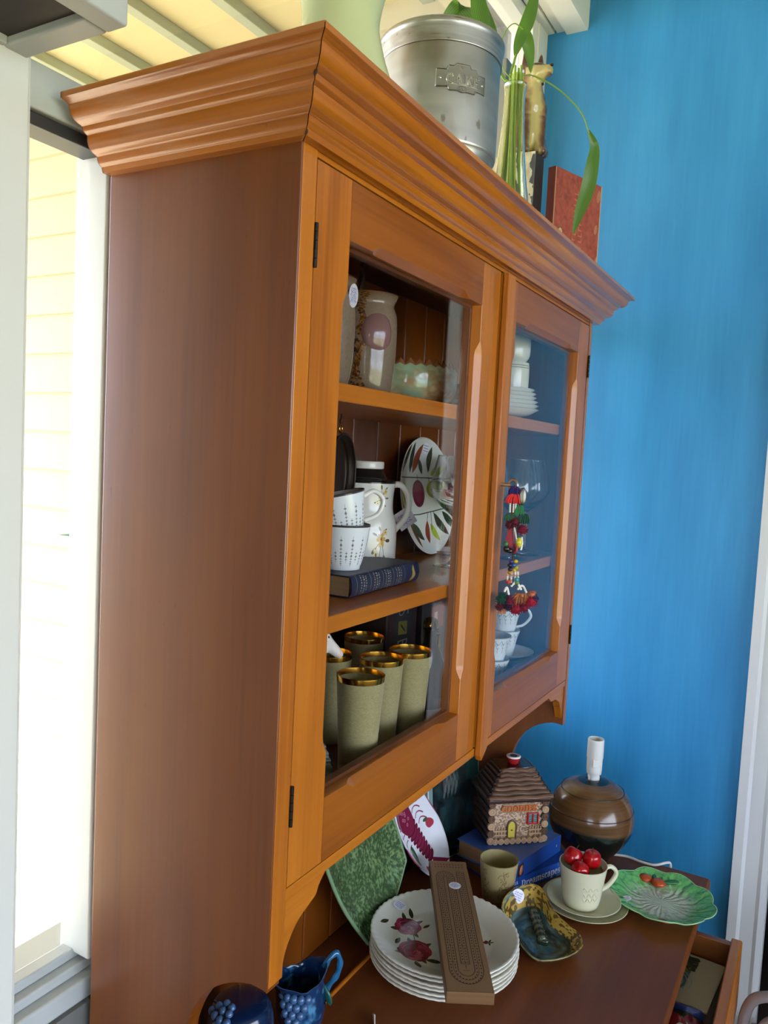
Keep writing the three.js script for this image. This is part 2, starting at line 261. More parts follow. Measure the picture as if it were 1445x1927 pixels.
// ---------------------------------------------------------------- the dresser
const W = 1.08, D = 0.273, YT = 2.154, YC = 0.88, YB = 1.197;
const dresser = thing('kitchen_dresser', 'tall varnished timber dresser with two glass doors, moulded cornice and a long worktop', 'dresser');
{
  // sides: straight above, cut away in a curve below
  const side = (x0) => {
    const s = new THREE.Shape();  // (z, y) drawn as (-z, y)
    s.moveTo(0, YB); s.lineTo(0, 2.13); s.lineTo(D, 2.13); s.lineTo(D, YC); s.lineTo(0.152, YC);
    s.bezierCurveTo(0.15, 0.97, 0.122, 1.03, 0.117, 1.085); s.bezierCurveTo(0.112, 1.13, 0.09, 1.185, 0.0225, 1.199); s.bezierCurveTo(0.012, 1.199, 0.005, 1.199, 0, YB);
    const g = ext(s, 0.02, 0.001, 14); g.rotateY(Math.PI / 2); g.translate(x0, 0, 0); return grainUV(g, 'y', x0);
  };
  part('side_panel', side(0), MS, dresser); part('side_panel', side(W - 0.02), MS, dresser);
  part('stile', bx(0.001, 0.0264, 1.2, 2.1, -0.022, 0.0005, 0.0015, 'y', 0.3), MW, dresser);
  part('stile', bx(1.0665, W - 0.001, 1.2, 2.1, -0.022, 0.0005, 0.0015, 'y', 0.6), MW, dresser);
  part('top_rail', bx(0.0264, 1.0665, 2.0815, 2.12, -0.022, -0.001, 0.001, 'x', 0.1), MW, dresser);
  part('bottom_rail', bx(0.0264, 1.0665, 1.287, 1.3005, -0.022, -0.0005, 0.001, 'x', 0.7), MW, dresser);
  // apron under the doors with shaped ends
  {
    const s = new THREE.Shape(); s.moveTo(0.0264, 1.287); s.lineTo(1.0665, 1.287); s.lineTo(1.0665, 1.212);
    s.lineTo(1.06, 1.212); s.bezierCurveTo(1.052, 1.222, 1.05, 1.235, 1.044, 1.242); s.bezierCurveTo(1.036, 1.244, 1.038, 1.256, 1.03, 1.258); s.bezierCurveTo(1.02, 1.262, 1.018, 1.266, 1.0, 1.270);
    s.lineTo(0.975, 1.272); s.lineTo(0.955, 1.284); s.lineTo(0.11, 1.2835);
    s.bezierCurveTo(0.1, 1.276, 0.095, 1.272, 0.094, 1.266); s.bezierCurveTo(0.09, 1.258, 0.062, 1.256, 0.05, 1.243); s.bezierCurveTo(0.04, 1.233, 0.034, 1.225, 0.03, 1.208); s.lineTo(0.0264, 1.208);
    const g = ext(s, 0.014, 0.0008, 8); g.translate(0, 0, -0.018); part('apron', grainUV(g, 'x', 0.2), MW, dresser);
  }
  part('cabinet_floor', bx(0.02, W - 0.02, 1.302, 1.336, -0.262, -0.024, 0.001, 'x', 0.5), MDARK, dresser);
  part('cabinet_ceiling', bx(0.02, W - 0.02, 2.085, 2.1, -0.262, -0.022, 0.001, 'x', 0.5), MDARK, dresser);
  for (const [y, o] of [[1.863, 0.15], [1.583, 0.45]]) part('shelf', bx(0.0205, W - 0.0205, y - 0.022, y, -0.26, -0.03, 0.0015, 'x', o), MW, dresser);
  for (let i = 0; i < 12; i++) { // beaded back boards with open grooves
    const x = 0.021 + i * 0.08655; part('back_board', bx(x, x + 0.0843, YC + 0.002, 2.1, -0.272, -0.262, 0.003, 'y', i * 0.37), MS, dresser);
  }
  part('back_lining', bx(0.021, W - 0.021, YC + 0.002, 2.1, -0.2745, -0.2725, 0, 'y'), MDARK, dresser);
  // cornice: moulding run round front and ends, mitred
  const arc = (cx, cy, rx, ry, a0, a1, n = 7) => [...Array(n + 1)].map((_, k) => { const a = lerp(a0, a1, k / n) * Math.PI / 180; return [cx + Math.cos(a) * rx, cy + Math.sin(a) * ry]; });
  const prof = [[0, 0], [0.0125, 0], [0.0142, 0.0042], [0.0142, 0.0056], ...arc(0.0142, 0.0148, 0.0068, 0.0088, -84, 0), [0.0222, 0.0152], ...arc(0.0222, 0.0302, 0.0134, 0.0142, -86, -4, 9), [0.0356, 0.0334], [0.0368, 0.0338], ...arc(0.0368, 0.0404, 0.0056, 0.0062, -80, 0), [0.0438, 0.041], ...arc(0.0438, 0.0548, 0.0162, 0.0136, -86, -6, 9), ...arc(0.0715, 0.0556, 0.0112, 0.0044, 172, 100, 5), [0.0712, 0.0605], [0.0712, 0.0662], [0.0705, 0.067]];
  const fine = [...prof, [0, 0.067]];
  const run = (A, B) => { // A(o), B(o): end points for each offset
    const rows = fine.map(([o, h]) => { const a = A(o), b = B(o); return [0, 0.25, 0.5, 0.75, 1].map((t) => [lerp(a[0], b[0], t), 2.087 + h, lerp(a[1], b[1], t)]); });
    let g = grid(rows); g = toCreasedNormals(g, 0.4); return g;
  };
  const e = 0.0006;
  const c1 = run((o) => [-o, -D], (o) => [-o, o - e]); const c2 = run((o) => [-o + e, o], (o) => [W + o - e, o]); const c3 = run((o) => [W + o, o - e], (o) => [W + o, -D]);
  const sheen = [[c1, 'z'], [c2, 'x'], [c3, 'z']];
  for (const [g, ax] of sheen) { const q = grainUV(g, ax, 0.4); const m = MW.clone(); m.side = THREE.DoubleSide; m.roughness = 0.27; m.clearcoat = 0.5; m.clearcoatRoughness = 0.1; part('cornice', q, m, dresser); }
  [[-1, 0], [1, W]].forEach(([s, x]) => { const g = ext([[0, 0], ...prof.slice(1), [0, 0.067]].map(([o, h]) => [o * s, h]), 0.001); g.translate(x, 2.087, -D); part('cornice_end', g, MDARK, dresser); });
  part('top_board', bx(0.004, W - 0.004, 2.12, 2.152, -D + 0.001, -0.001, 0.001, 'x'), MDARK, dresser);
  part('top_plinth', bx(0.03, W - 0.03, 2.152, 2.185, -D + 0.004, 0.03, 0.002, 'x'), MDARK, dresser);
  for (const [x, y, z, r] of [[-0.0505, 2.1405, 0.0515, 0.006], [-0.044, 2.1265, 0.0435, 0.0035], [-0.013, 2.089, 0.0135, 0.003]]) part('chip', T(new THREE.IcosahedronGeometry(r, 1), x, y, z, 0.4, 0.8, 0.2, [0.6, 1, 0.5]), mat(0x3a1c0c, 0.8), dresser, 'dark chipped corner of the cornice');
  // doors
  const stileGeo = (x0, x1, y0, y1, inner, cy0, cy1) => { // inner: +1 the right edge is the opening side, -1 the left edge
    const ys = [y0, cy0 - 0.0001, cy0, cy0 + 0.006, cy0 + 0.014, cy0 + 0.022, cy1 - 0.022, cy1 - 0.014, cy1 - 0.006, cy1, cy1 + 0.0001, y1], cham = [0, 0, 0, 0.004, 0.008, 0.009, 0.009, 0.008, 0.004, 0, 0, 0];
    const zb = -0.021, zf = 0, xi = inner > 0 ? x1 : x0, xo = inner > 0 ? x0 : x1;
    const rows = ys.map((y, i) => { const c = Math.max(cham[i], 0.0006); return [[xo, y, zb], [xi, y, zb], [xi, y, zf - c], [xi - inner * c, y, zf], [xo, y, zf], [xo, y, zb]]; });
    return toCreasedNormals(grid(rows), 0.5);
  };
  const door = (x0, x1, s0, s1, off) => { // x extents, inner edges of the stiles
    const y0 = 1.3025, y1 = 2.079, r0 = 1.379, r1 = 2.0145;
    const m = MW.clone(); m.side = THREE.DoubleSide;
    const d = new THREE.Group(); d.name = 'door'; dresser.add(d);
    part('stile', grainUV(stileGeo(x0, s0, y0, y1, 1, r0 + 0.055, r1 - 0.055), 'y', off), m, d); part('stile', grainUV(stileGeo(s1, x1, y0, y1, -1, r0 + 0.055, r1 - 0.055), 'y', off + 0.41), m, d);
    const rail = (ya, yb, up) => { // chamfer on the opening side
      let g = stileGeo(ya, yb, s0, s1, up, s0 + 0.05, s1 - 0.05); g = g.index ? g.toNonIndexed() : g; const p = g.attributes.position;
      for (let i = 0; i < p.count; i++) { const a = p.getX(i), b = p.getY(i); p.setX(i, b); p.setY(i, a); }
      for (let i = 0; i < p.count; i += 3) { const q = [p.getX(i), p.getY(i), p.getZ(i)]; p.setXYZ(i, p.getX(i + 1), p.getY(i + 1), p.getZ(i + 1)); p.setXYZ(i + 1, ...q); }
      g.deleteAttribute('normal'); g.deleteAttribute('uv'); g = toCreasedNormals(mergeVertices(g, 1e-6), 0.5);
      return grainUV(g, 'x', off + ya);
    };
    const mr = m.clone(); mr.color.set(0xd6cec6); part('rail', rail(y0, r0, 1), mr, d); part('rail', rail(r1, y1, -1), mr, d);
    const pn = part('glass_pane', bx(-(s1 - s0) / 2 - 0.003, (s1 - s0) / 2 + 0.003, r0 - 0.004, r1 + 0.004, -0.001, 0.001, 0), paneGlass, d); pn.position.set((s0 + s1) / 2, 0, -0.0115); pn.rotation.y = x0 < 0.3 ? 0.028 : 0;
    part('glazing_bead', [bx(s0 - 0.001, s0 + 0.006, r0, r1, -0.0275, -0.016, 0.001), bx(s1 - 0.006, s1 + 0.001, r0, r1, -0.0275, -0.016, 0.001), bx(s0, s1, r0 - 0.001, r0 + 0.005, -0.0275, -0.016, 0.001), bx(s0, s1, r1 - 0.005, r1 + 0.001, -0.0275, -0.016, 0.001)].map((g) => grainUV(g, 'y')), MDARK, d);
    return d;
  };
  const d1 = door(0.0272, 0.5395, 0.0945, 0.4715, 0.05), d2 = door(0.5475, 1.0655, 0.6195, 0.99, 0.77);
  const hinge = (x, y0, y1, d) => { const l = [bx(x - 0.0012, x + 0.0012, y0, y1, -0.018, 0.0012, 0)]; const n = 5; for (let i = 0; i < n; i++) l.push(T(new THREE.CylinderGeometry(0.0022, 0.0022, (y1 - y0) / n - 0.0008, 10), x, y0 + ((i + 0.5) * (y1 - y0)) / n, 0.002)); part('hinge', l, darkMetal, d); };
  hinge(0.0268, 1.9694, 2.0153, d1); hinge(0.0268, 1.3718, 1.4177, d1); hinge(1.066, 1.97, 2.018, d2); hinge(1.066, 1.382, 1.425, d2);
  // cover strip on the meeting edge, pointed below
  { const s = shapeOf([[0.546, 0], [0.576, 0], [0.576, 0.783], [0.546, 0.783]]); const g = ext([[0.5465, 1.29], [0.551, 1.281], [0.573, 1.297], [0.575, 1.305], [0.575, 2.079], [0.5465, 2.079]], 0.007, 0.003); g.translate(0, 0, 0.003); part('cover_strip', grainUV(g, 'y', 0.9), MW, d2); }
  part('key', [T(new THREE.CylinderGeometry(0.003, 0.003, 0.022, 12), 0.5615, 1.742, 0.02, Math.PI / 2), T(new THREE.TorusGeometry(0.009, 0.0022, 8, 20), 0.5615, 1.742, 0.034, 0, 1.2)], steel, d2);
  // base: worktop, carcass, open drawer
  part('worktop', bx(-0.1, 1.198, YC - 0.026, YC, -0.282, 0.317, 0.006, 'x', 0.3), MTOP, dresser);
  part('plate_rail', bx(0.362, 0.62, YC - 0.001, YC + 0.006, -0.176, -0.169, 0.003, 'x'), MW, dresser);
  part('carcass', [bx(-0.07, 1.155, 0.06, YC - 0.026, -0.27, -0.25, 0.001), bx(-0.07, -0.05, 0.0, YC - 0.026, -0.27, 0.285, 0.001), bx(1.13, 1.15, 0.0, YC - 0.026, -0.27, 0.285, 0.001), bx(-0.07, 1.155, 0.66, 0.68, -0.27, 0.285, 0.001), bx(-0.07, 1.155, 0.0, 0.08, 0.25, 0.27, 0.001)].map((g) => grainUV(g, 'y')), MS, dresser);
  part('cupboard_front', bx(-0.05, 1.13, 0.08, 0.66, 0.262, 0.284, 0.002, 'y'), MW, dresser);
  part('drawer_front', bx(-0.05, 0.5, 0.69, 0.848, 0.268, 0.29, 0.002, 'x'), MW, dresser);
  const dr = part('drawer', [bx(1.051, 1.066, 0.7, 0.826, -0.05, 0.377, 0.002), bx(0.53, 0.545, 0.7, 0.826, -0.05, 0.377, 0.002), bx(0.53, 1.066, 0.7, 0.826, -0.06, -0.045, 0.002)].map((g) => grainUV(g, 'z')), MS, dresser);
  part('front', bx(0.522, 1.074, 0.69, 0.83, 0.376, 0.397, 0.003, 'x', 0.2), MW, dr);
  part('bottom', bx(0.545, 1.051, 0.703, 0.71, -0.045, 0.376, 0.001, 'x'), MDARK, dr);
}

// ---------------------------------------------------------------- inside the cabinet, left door
const S1 = 1.8632, S2 = 1.5832, S0 = 1.3363;
// top shelf: two drip glazed jugs and a pie crust bowl
{
  const drip = canvasTex(512, 512, (g, w, h) => {
    const gr = g.createLinearGradient(0, 0, 0, h); gr.addColorStop(0, '#6f5a48'); gr.addColorStop(0.25, '#85705f'); gr.addColorStop(1, '#6d5f4d'); g.fillStyle = gr; g.fillRect(0, 0, w, h);
    for (let i = 0; i < 5000; i++) { const a = rnd(); g.fillStyle = `rgba(${a > 0.5 ? '120,100,80' : '70,52,38'},0.12)`; g.fillRect(rnd() * w, rnd() * h, 3, 6); }
    for (const cx of [384, 120]) for (let i = 0; i < 900; i++) { const y = rnd() * h, x = cx + Math.sin(y * 0.03) * 8 + (rnd() - 0.5) * (26 + 14 * Math.sin(y * 0.05)); g.fillStyle = ['#5b3415', '#7a4a1e', '#3d2410', '#8f6b45'][(rnd() * 4) | 0]; g.beginPath(); g.arc(x, y, 1 + rnd() * 4, 0, 7); g.fill(); }
    g.fillStyle = '#7a4a22'; g.fillRect(0, 0, w, 14);
  });
  const jugMat = glaze(0xffffff, { map: drip });
  const j = thing('drip_glazed_vase', 'tall mauve brown glazed vase with a speckled drip, beside the pie crust bowl', 'vase', [0.338, S1, -0.12], 0.3);
  const out = smoothPts([[0.03, 0], [0.036, 0.006], [0.041, 0.035], [0.043, 0.08], [0.0415, 0.115], [0.037, 0.13], [0.0395, 0.138], [0.043, 0.145]], 50), inn = smoothPts([[0.0405, 0.145], [0.034, 0.13], [0.038, 0.1], [0.036, 0.02], [0, 0.01]], 20);
  const body = part('body', shell([[0, 0.001], ...out], [[0.043, 0.145], ...inn]), jugMat, j);
  part('oval_medallion', T(new THREE.SphereGeometry(0.025, 28, 20), -0.0275, 0.088, 0.0185, 0.0, -1.0, 0, [0.95, 1.35, 0.55]), glaze(0x7d5a57), j);
  const k = copy(j, [0.224, S1, -0.12], -0.5, 'second mauve brown vase, half hidden by the left door frame, wearing a white tag');
  const tg = thing('price_tag', 'oval white price tag hanging on the vase behind the left door frame', 'tag', [0.224, 1.984, -0.0745], -0.9); part('card', T(sticker(0.011), 0, 0, 0, Math.PI / 2, 0, 0.2, [0.55, 1, 1.4]), stickerMat, tg);
  const glz = makeTex(512, 128, (u, v) => { const a = fbm(u * 22, v * 7, 4, 4, 22, 7), b = fbm(u * 12, v * 3, 14, 3, 12, 3), c = fbm(u * 60, v * 14, 24, 2, 60, 14); let k2 = mixC([168, 116, 72], [206, 184, 140], clamp((a - 0.35) * 3)); k2 = mixC(k2, [134, 172, 144], clamp((b - 0.54) * 5) * 0.7); k2 = mixC(k2, [200, 176, 130], clamp((c - 0.62) * 5) * 0.6); return v > 0.82 ? mixC(k2, [150, 84, 46], 0.8) : k2; });
  const b = thing('pie_crust_bowl', 'low round green and brown mottled bowl with a crimped pie crust rim', 'bowl', [0.54, S1, -0.158], 0); b.scale.set(0.93, 1.3, 0.93);
  const N = 30, rows = []; const bp = smoothPts([[0.05, 0], [0.075, 0.004], [0.088, 0.018], [0.0905, 0.036], [0.0885, 0.05], [0.084, 0.058]], 24), ip = smoothPts([[0.0815, 0.0575], [0.085, 0.048], [0.085, 0.03], [0.07, 0.008], [0.0, 0.006]], 16);
  const crimp = (pts, inner) => pts.map(([r, y], i) => { const row = []; for (let q = 0; q <= 240; q++) { const a = (q / 240) * Math.PI * 2, tri = Math.abs(((q / 240) * N) % 1 - 0.5) * 2, e = clamp((y - 0.046) / 0.012); row.push([Math.sin(a) * (r - e * tri * 0.004), y - e * (1 - tri) * 0.0075, Math.cos(a) * (r - e * tri * 0.004)]); } return row; });
  part('body', merge([grid(crimp(bp)), grid(crimp([[0.084, 0.058], ...ip]))]), glaze(0xffffff, { map: glz, side: THREE.DoubleSide, bumpMap: glz, bumpScale: 0.0006 }), b);
  part('base', T(new THREE.CylinderGeometry(0.05, 0.05, 0.001, 40), 0, 0.0006, 0), creamGlaze, b);
}
// hooks: one from the cabinet top with a shackle, one from the shelf with a round pan
{
  const tw = []; for (let i = 0; i <= 40; i++) tw.push([Math.sin(i * 0.9) * 0.0018, -i * 0.0009, Math.cos(i * 0.9) * 0.0018]);
  const h = thing('hanging_hook', 'twisted metal hook with a bright shackle hanging inside above the mauve vase', 'hook', [0.322, 2.0835, -0.125], 0.4);
  part('hook', [tube([[0, 0, 0], [0, -0.008, 0], [-0.006, -0.014, 0], [-0.004, -0.024, 0], [0.003, -0.024, 0]], 0.0014), T(tube(tw, 0.0013, false, 80, 6), 0.003, -0.018, 0)], mat(0x6b6258, 0.35, { metalness: 0.9 }), h);
  part('shackle', [tube([[-0.009, -0.086, 0], [-0.009, -0.062, 0], [0, -0.05, 0], [0.009, -0.062, 0], [0.009, -0.086, 0]], 0.0028)], mat(0xc9ccca, 0.15, { metalness: 1 }), h); part('pin', T(new THREE.CylinderGeometry(0.005, 0.005, 0.03, 14), 0.003, -0.058, 0), mat(0x9a9c9a, 0.25, { metalness: 1 }), h);
  const p = thing('hanging_pan', 'dark round pan hanging by a ring under the upper shelf, behind the white coffee pot', 'pan', [0.365, S1 - 0.0226, -0.176], 0.25); p.scale.setScalar(0.86);
  part('hook', tube([[0, -0.0005, 0], [0, -0.008, 0], [-0.005, -0.014, 0], [0, -0.022, 0], [0.004, -0.018, 0]], 0.0013), darkMetal, p);
  part('ring', T(new THREE.TorusGeometry(0.0075, 0.0016, 8, 28), 0, -0.027, 0), gold, p);
  part('pan', [T(lathe(smoothPts([[0, 0], [0.06, 0.001], [0.068, 0.01], [0.072, 0.02]], 24), 60), 0, -0.108, -0.012, Math.PI / 2), T(new THREE.TorusGeometry(0.072, 0.0022, 8, 60), 0, -0.108, 0.008)], mat(0x2c2018, 0.45, { metalness: 0.4, side: THREE.DoubleSide }), p);
}
// middle shelf: book, cups, coffee pot, fruit plate, wine glasses
{
  const spine = canvasTex(1024, 160, (g, w, h) => {
    g.fillStyle = '#1b2440'; g.fillRect(0, 0, w, h); g.strokeStyle = '#8a8670'; g.lineWidth = 4; for (const x of [70, 260, 440, 600, 780]) { g.beginPath(); g.moveTo(x, 4); g.lineTo(x, h - 4); g.stroke(); }
    g.fillStyle = '#a39e88'; for (const x of [165, 350, 520, 690]) for (let q = 0; q < 3; q++) { let y = 24 + q * 6; while (y < h - 30 - q * 8) { const l = 4 + rnd() * 9; g.fillRect(x - 44 + q * 34 + rnd() * 4, y, q === 1 ? 18 : 12, l * 0.7); y += l + 3; } }
    g.fillStyle = '#a08546'; g.beginPath(); g.moveTo(880, 110); g.quadraticCurveTo(920, 100, 900, 60); g.lineTo(930, 30); g.lineTo(940, 70); g.lineTo(960, 90); g.quadraticCurveTo(930, 130, 880, 130); g.fill();
  });
  const pages = makeTex(32, 256, (u, v) => { const n = hash((v * 256) | 0, 3, 1); return [120 + n * 45, 96 + n * 38, 66 + n * 30]; });
  const bk = thing('blue_bound_book', 'dark blue book with gilt ruled spine lying under the patterned cups', 'book', [0.352, S2, -0.134], 0.04);
  const L = 0.216, dp = 0.115, t = 0.031;
  const cov = mat(0x1b2440, 0.5);
  part('cover', [bx(-L / 2, L / 2, 0, 0.0022, -dp / 2, dp / 2 - 0.004, 0.001), bx(-L / 2, L / 2, t - 0.0022, t, -dp / 2, dp / 2 - 0.004, 0.001)], cov, bk);
  { const rows = []; for (let i = 0; i <= 14; i++) { const a = -Math.PI / 2 + (i / 14) * Math.PI; const row = []; for (let j = 0; j <= 20; j++) row.push([-L / 2 + (j / 20) * L, t / 2 + Math.sin(a) * t / 2, dp / 2 - 0.005 + Math.cos(a) * 0.008]); rows.push(row); } part('spine', grid(rows, (a, b) => [b, a]), mat(0xffffff, 0.5, { map: spine, side: THREE.DoubleSide }), bk); }
  part('pages', bx(-L / 2 + 0.003, L / 2 - 0.003, 0.0022, t - 0.0022, -dp / 2 + 0.003, dp / 2 - 0.004, 0), mat(0xffffff, 0.8, { map: pages }), bk);
  // cups
  const cupTex = canvasTex(1024, 256, (g, w, h) => {
    g.fillStyle = '#e4e7ea'; g.fillRect(0, 0, w, h); g.fillStyle = '#4c4a4a'; g.fillRect(0, 0, w, 6);
    for (let i = 0; i < 26; i++) { const x = (i + 0.5) * (w / 26); g.fillStyle = '#767472'; const long = i % 2; const n = long ? 9 : 3; for (let k = 0; k < n; k++) { const y = (long ? 40 : 78) + k * 12; g.beginPath(); g.arc(x, y, k % 3 === 1 ? 5 : 3, 0, 7); g.fill(); g.fillRect(x - 9, y - 1, 18, 2); } g.fillRect(x - 0.7, long ? 30 : 70, 1.5, long ? 130 : 50); }
    g.fillStyle = '#8c8a88'; g.fillRect(0, h - 26, w, 2);
  });
  const cupMat = glaze(0xffffff, { map: cupTex });
  const c = thing('patterned_teacup', 'lower of two stacked white cups with a grey line pattern, standing on the blue book', 'cup', [0.302, S2 + t + 0.0004, -0.122], 0);
  const out = smoothPts([[0.0255, 0], [0.0262, 0.004], [0.029, 0.012], [0.034, 0.034], [0.0385, 0.064]], 30), inn = smoothPts([[0.0372, 0.064], [0.032, 0.034], [0.026, 0.01], [0, 0.006]], 16);
  part('bowl', shell([[0, 0.003], [0.022, 0.003], [0.024, 0], ...out], inn), cupMat, c);
  part('rim', T(new THREE.TorusGeometry(0.0379, 0.0009, 8, 64), 0, 0.0641, 0, Math.PI / 2), mat(0x3c3a3a, 0.3), c);
  const hd = taper([[0.0, 0.053, 0.035], [0, 0.058, 0.052], [0, 0.044, 0.064], [0, 0.024, 0.053], [0, 0.018, 0.031]], (q) => [0.0035, 0.0045], 40, 10, V3(1, 0, 0));
  part('handle', T(hd, 0, 0, 0, 0, 1.9, 0), whiteGlaze, c);
  const c2 = copy(c, [0.3005, S2 + t + 0.046, -0.1185], 0, 'upper of two stacked white cups with a grey line pattern, tilted, handle to the right');
  c2.rotation.set(0.07, -1.15, 0.2, 'YXZ');
  // coffee pot
  const flo = canvasTex(1024, 512, (g, w, h) => {
    g.fillStyle = '#e6e3dc'; g.fillRect(0, 0, w, h);
    const fl = (x, y, s, col) => { for (let i = 0; i < 6; i++) { g.fillStyle = col; g.beginPath(); g.ellipse(x + Math.cos(i) * s * 0.6, y + Math.sin(i) * s * 0.6, s * 0.55, s * 0.32, i, 0, 7); g.fill(); } g.fillStyle = '#8a6a2c'; g.beginPath(); g.arc(x, y, s * 0.25, 0, 7); g.fill(); };
    const lf = (x, y, a, s) => { g.fillStyle = ['#4c5540', '#7d7348', '#5b4630'][(rnd() * 3) | 0]; g.beginPath(); g.ellipse(x, y, s, s * 0.38, a, 0, 7); g.fill(); };
    for (const [x0, y0] of [[945, 340], [955, 80], [250, 330], [500, 120], [640, 330]]) { g.strokeStyle = '#6b6148'; g.lineWidth = 2; for (let i = 0; i < 7; i++) { const a = i * 0.9; g.beginPath(); g.moveTo(x0, y0); g.lineTo(x0 + Math.cos(a) * 42, y0 + Math.sin(a) * 60); g.stroke(); lf(x0 + Math.cos(a) * 40, y0 + Math.sin(a) * 58, a, 14); } fl(x0, y0 - 6, 22, '#cfa75a'); fl(x0 - 26, y0 + 34, 16, '#efe0b8'); fl(x0 + 24, y0 - 34, 14, '#dcc07c'); }
  });
  const pt = thing('coffee_pot', 'white coffee pot with gold floral sprays and a black and white lid', 'coffee pot', [0.486, S2, -0.198], 0);
  part('body', shell([[0, 0.001], ...smoothPts([[0.05, 0], [0.0545, 0.006], [0.055, 0.06], [0.0525, 0.085], [0.047, 0.105], [0.0465, 0.125], [0.049, 0.15]], 50)], smoothPts([[0.047, 0.15], [0.045, 0.12], [0.05, 0.03], [0, 0.008]], 14)), glaze(0xffffff, { map: flo }), pt);
  part('handle', T(taper([[0, 0.146, 0.046], [0, 0.147, 0.064], [0, 0.125, 0.08], [0, 0.095, 0.078], [0, 0.066, 0.054]], () => [0.0055, 0.0045], 40, 12, V3(1, 0, 0)), 0, 0, 0, 0, 0.95, 0), whiteGlaze, pt);
  part('spout', T(taper([[0, 0.06, 0.05], [0, 0.09, 0.072], [0, 0.14, 0.085]], (q) => 0.014 - q * 0.006, 24, 14, V3(1, 0, 0)), 0, 0, 0, 0, 0.95 + Math.PI, 0), whiteGlaze, pt);
  const ld = part('lid', lathe(smoothPts([[0.0495, 0.15], [0.048, 0.154], [0.036, 0.158], [0.03, 0.164], [0.026, 0.173]], 24)), mat(0x1d1c1c, 0.15), pt); part('knob', lathe([[0, 0.186], [0.0255, 0.186], [0.0285, 0.1845], [0.0285, 0.1745], [0.026, 0.173], [0, 0.173]]), whiteGlaze, ld);
  const tg = thing('price_tag', 'square white handwritten tag tied to the coffee pot handle', 'tag', [0.565, S2 + 0.088, -0.163], -0.75); part('card', box(0.034, 0.032, 0.0006, 0, 0, 0, 0).rotateZ(0.6), mat(0xffffff, 0.6, { map: stickerTex, side: THREE.DoubleSide }), tg);
  part('string', tube([[0, 0.018, 0], [-0.006, 0.034, 0.003], [-0.01, 0.05, 0.004]], 0.0005), mat(0xd8d4c8, 0.8), tg);
  // fruit plate
  const fruit = canvasTex(512, 512, (g) => {
    const X = (x) => ((x - 690) / 450) * 512, Y = (y) => ((y - 155) / 990) * 512; g.fillStyle = '#dde0d6'; g.fillRect(0, 0, 512, 512);
    const leaf = (x0, y0, x1, y1, wd, c) => { g.fillStyle = c; g.beginPath(); const a = [X(x0), Y(y0)], b = [X(x1), Y(y1)], nx = (b[1] - a[1]), ny = -(b[0] - a[0]), l = Math.hypot(nx, ny), k = (wd / l); const mx = (a[0] + b[0]) / 2, my = (a[1] + b[1]) / 2; g.moveTo(...a); g.quadraticCurveTo(mx + nx * k, my + ny * k, ...b); g.quadraticCurveTo(mx - nx * k, my - ny * k, ...a); g.fill(); };
    leaf(815, 210, 720, 460, 30, '#2c4a2c'); leaf(845, 195, 810, 455, 42, '#1f3b24'); leaf(920, 205, 830, 455, 46, '#8c3f22'); leaf(895, 330, 910, 465, 34, '#24402a'); leaf(990, 225, 965, 450, 44, '#3c4528'); leaf(1090, 395, 985, 470, 40, '#9db03a');
    g.strokeStyle = '#1e2a24'; g.lineWidth = 4; const ln = (...p) => { g.beginPath(); for (let i = 0; i < p.length; i += 2) g.lineTo(X(p[i]), Y(p[i + 1])); g.stroke(); };
    ln(695, 488, 820, 490, 1075, 500, 1140, 505); ln(745, 480, 740, 545); ln(870, 465, 870, 515); ln(965, 490, 970, 530); ln(700, 800, 860, 805, 1020, 780, 1140, 760);
    const fr = (x, y, rx, ry, c, d) => { g.save(); g.translate(X(x), Y(y)); g.fillStyle = c; g.beginPath(); g.ellipse(0, 0, (rx / 450) * 512, (ry / 990) * 512, 0, 0, 7); g.fill(); g.fillStyle = d; g.beginPath(); g.ellipse(-6, -4, (rx / 450) * 330, (ry / 990) * 380, 0, 0, 7); g.fill(); g.restore(); };
    fr(740, 650, 50, 115, '#8d9334', '#a3a848'); fr(870, 628, 50, 115, '#6c1f3a', '#842c48'); fr(1015, 595, 75, 80, '#8b9a34', '#a4b048'); fr(1120, 640, 40, 90, '#7a2a3a', '#8c3a48');
    leaf(760, 815, 840, 1085, 34, '#6b3a2c'); leaf(790, 870, 880, 1025, 44, '#26442a'); leaf(925, 860, 915, 1060, 44, '#8c3d25'); leaf(950, 890, 1000, 1045, 40, '#a4b83c'); leaf(985, 800, 1070, 1005, 46, '#1e3f28'); leaf(1060, 790, 1120, 960, 40, '#20402a'); ln(770, 815, 765, 850); ln(935, 800, 925, 860); ln(962, 795, 962, 945); ln(985, 790, 1000, 830);
    g.fillStyle = '#ece9f0'; g.beginPath(); g.ellipse(X(945), Y(240), 28, 24, 0.3, 0, 7); g.fill(); g.strokeStyle = '#555'; g.lineWidth = 2; for (let i = 0; i < 3; i++) { g.beginPath(); g.moveTo(X(925), Y(215 + i * 22)); g.lineTo(X(965), Y(225 + i * 22)); g.stroke(); }
  });
  const pl = thing('fruit_plate', 'round white plate painted with olives and hanging leaves, leaning against the back boards', 'plate', [0.775, S2 + 0.002, -0.222], 0);
  const pg = new THREE.Group(); const R = 0.117;
  const pp = smoothPts([[0, 0.006], [0.07, 0.006], [0.09, 0.009], [R - 0.004, 0.0155], [R, 0.017]], 30); const face = lathe([...pp].reverse(), 80); { const p = face.attributes.position, uv = face.attributes.uv; for (let i = 0; i < p.count; i++) uv.setXY(i, 0.5 + p.getX(i) / (2 * R), 0.5 - p.getZ(i) / (2 * R)); }
  const back = lathe(smoothPts([[0, 0.002], [0.065, 0.002], [0.09, 0.0055], [R, 0.015]], 20), 80);
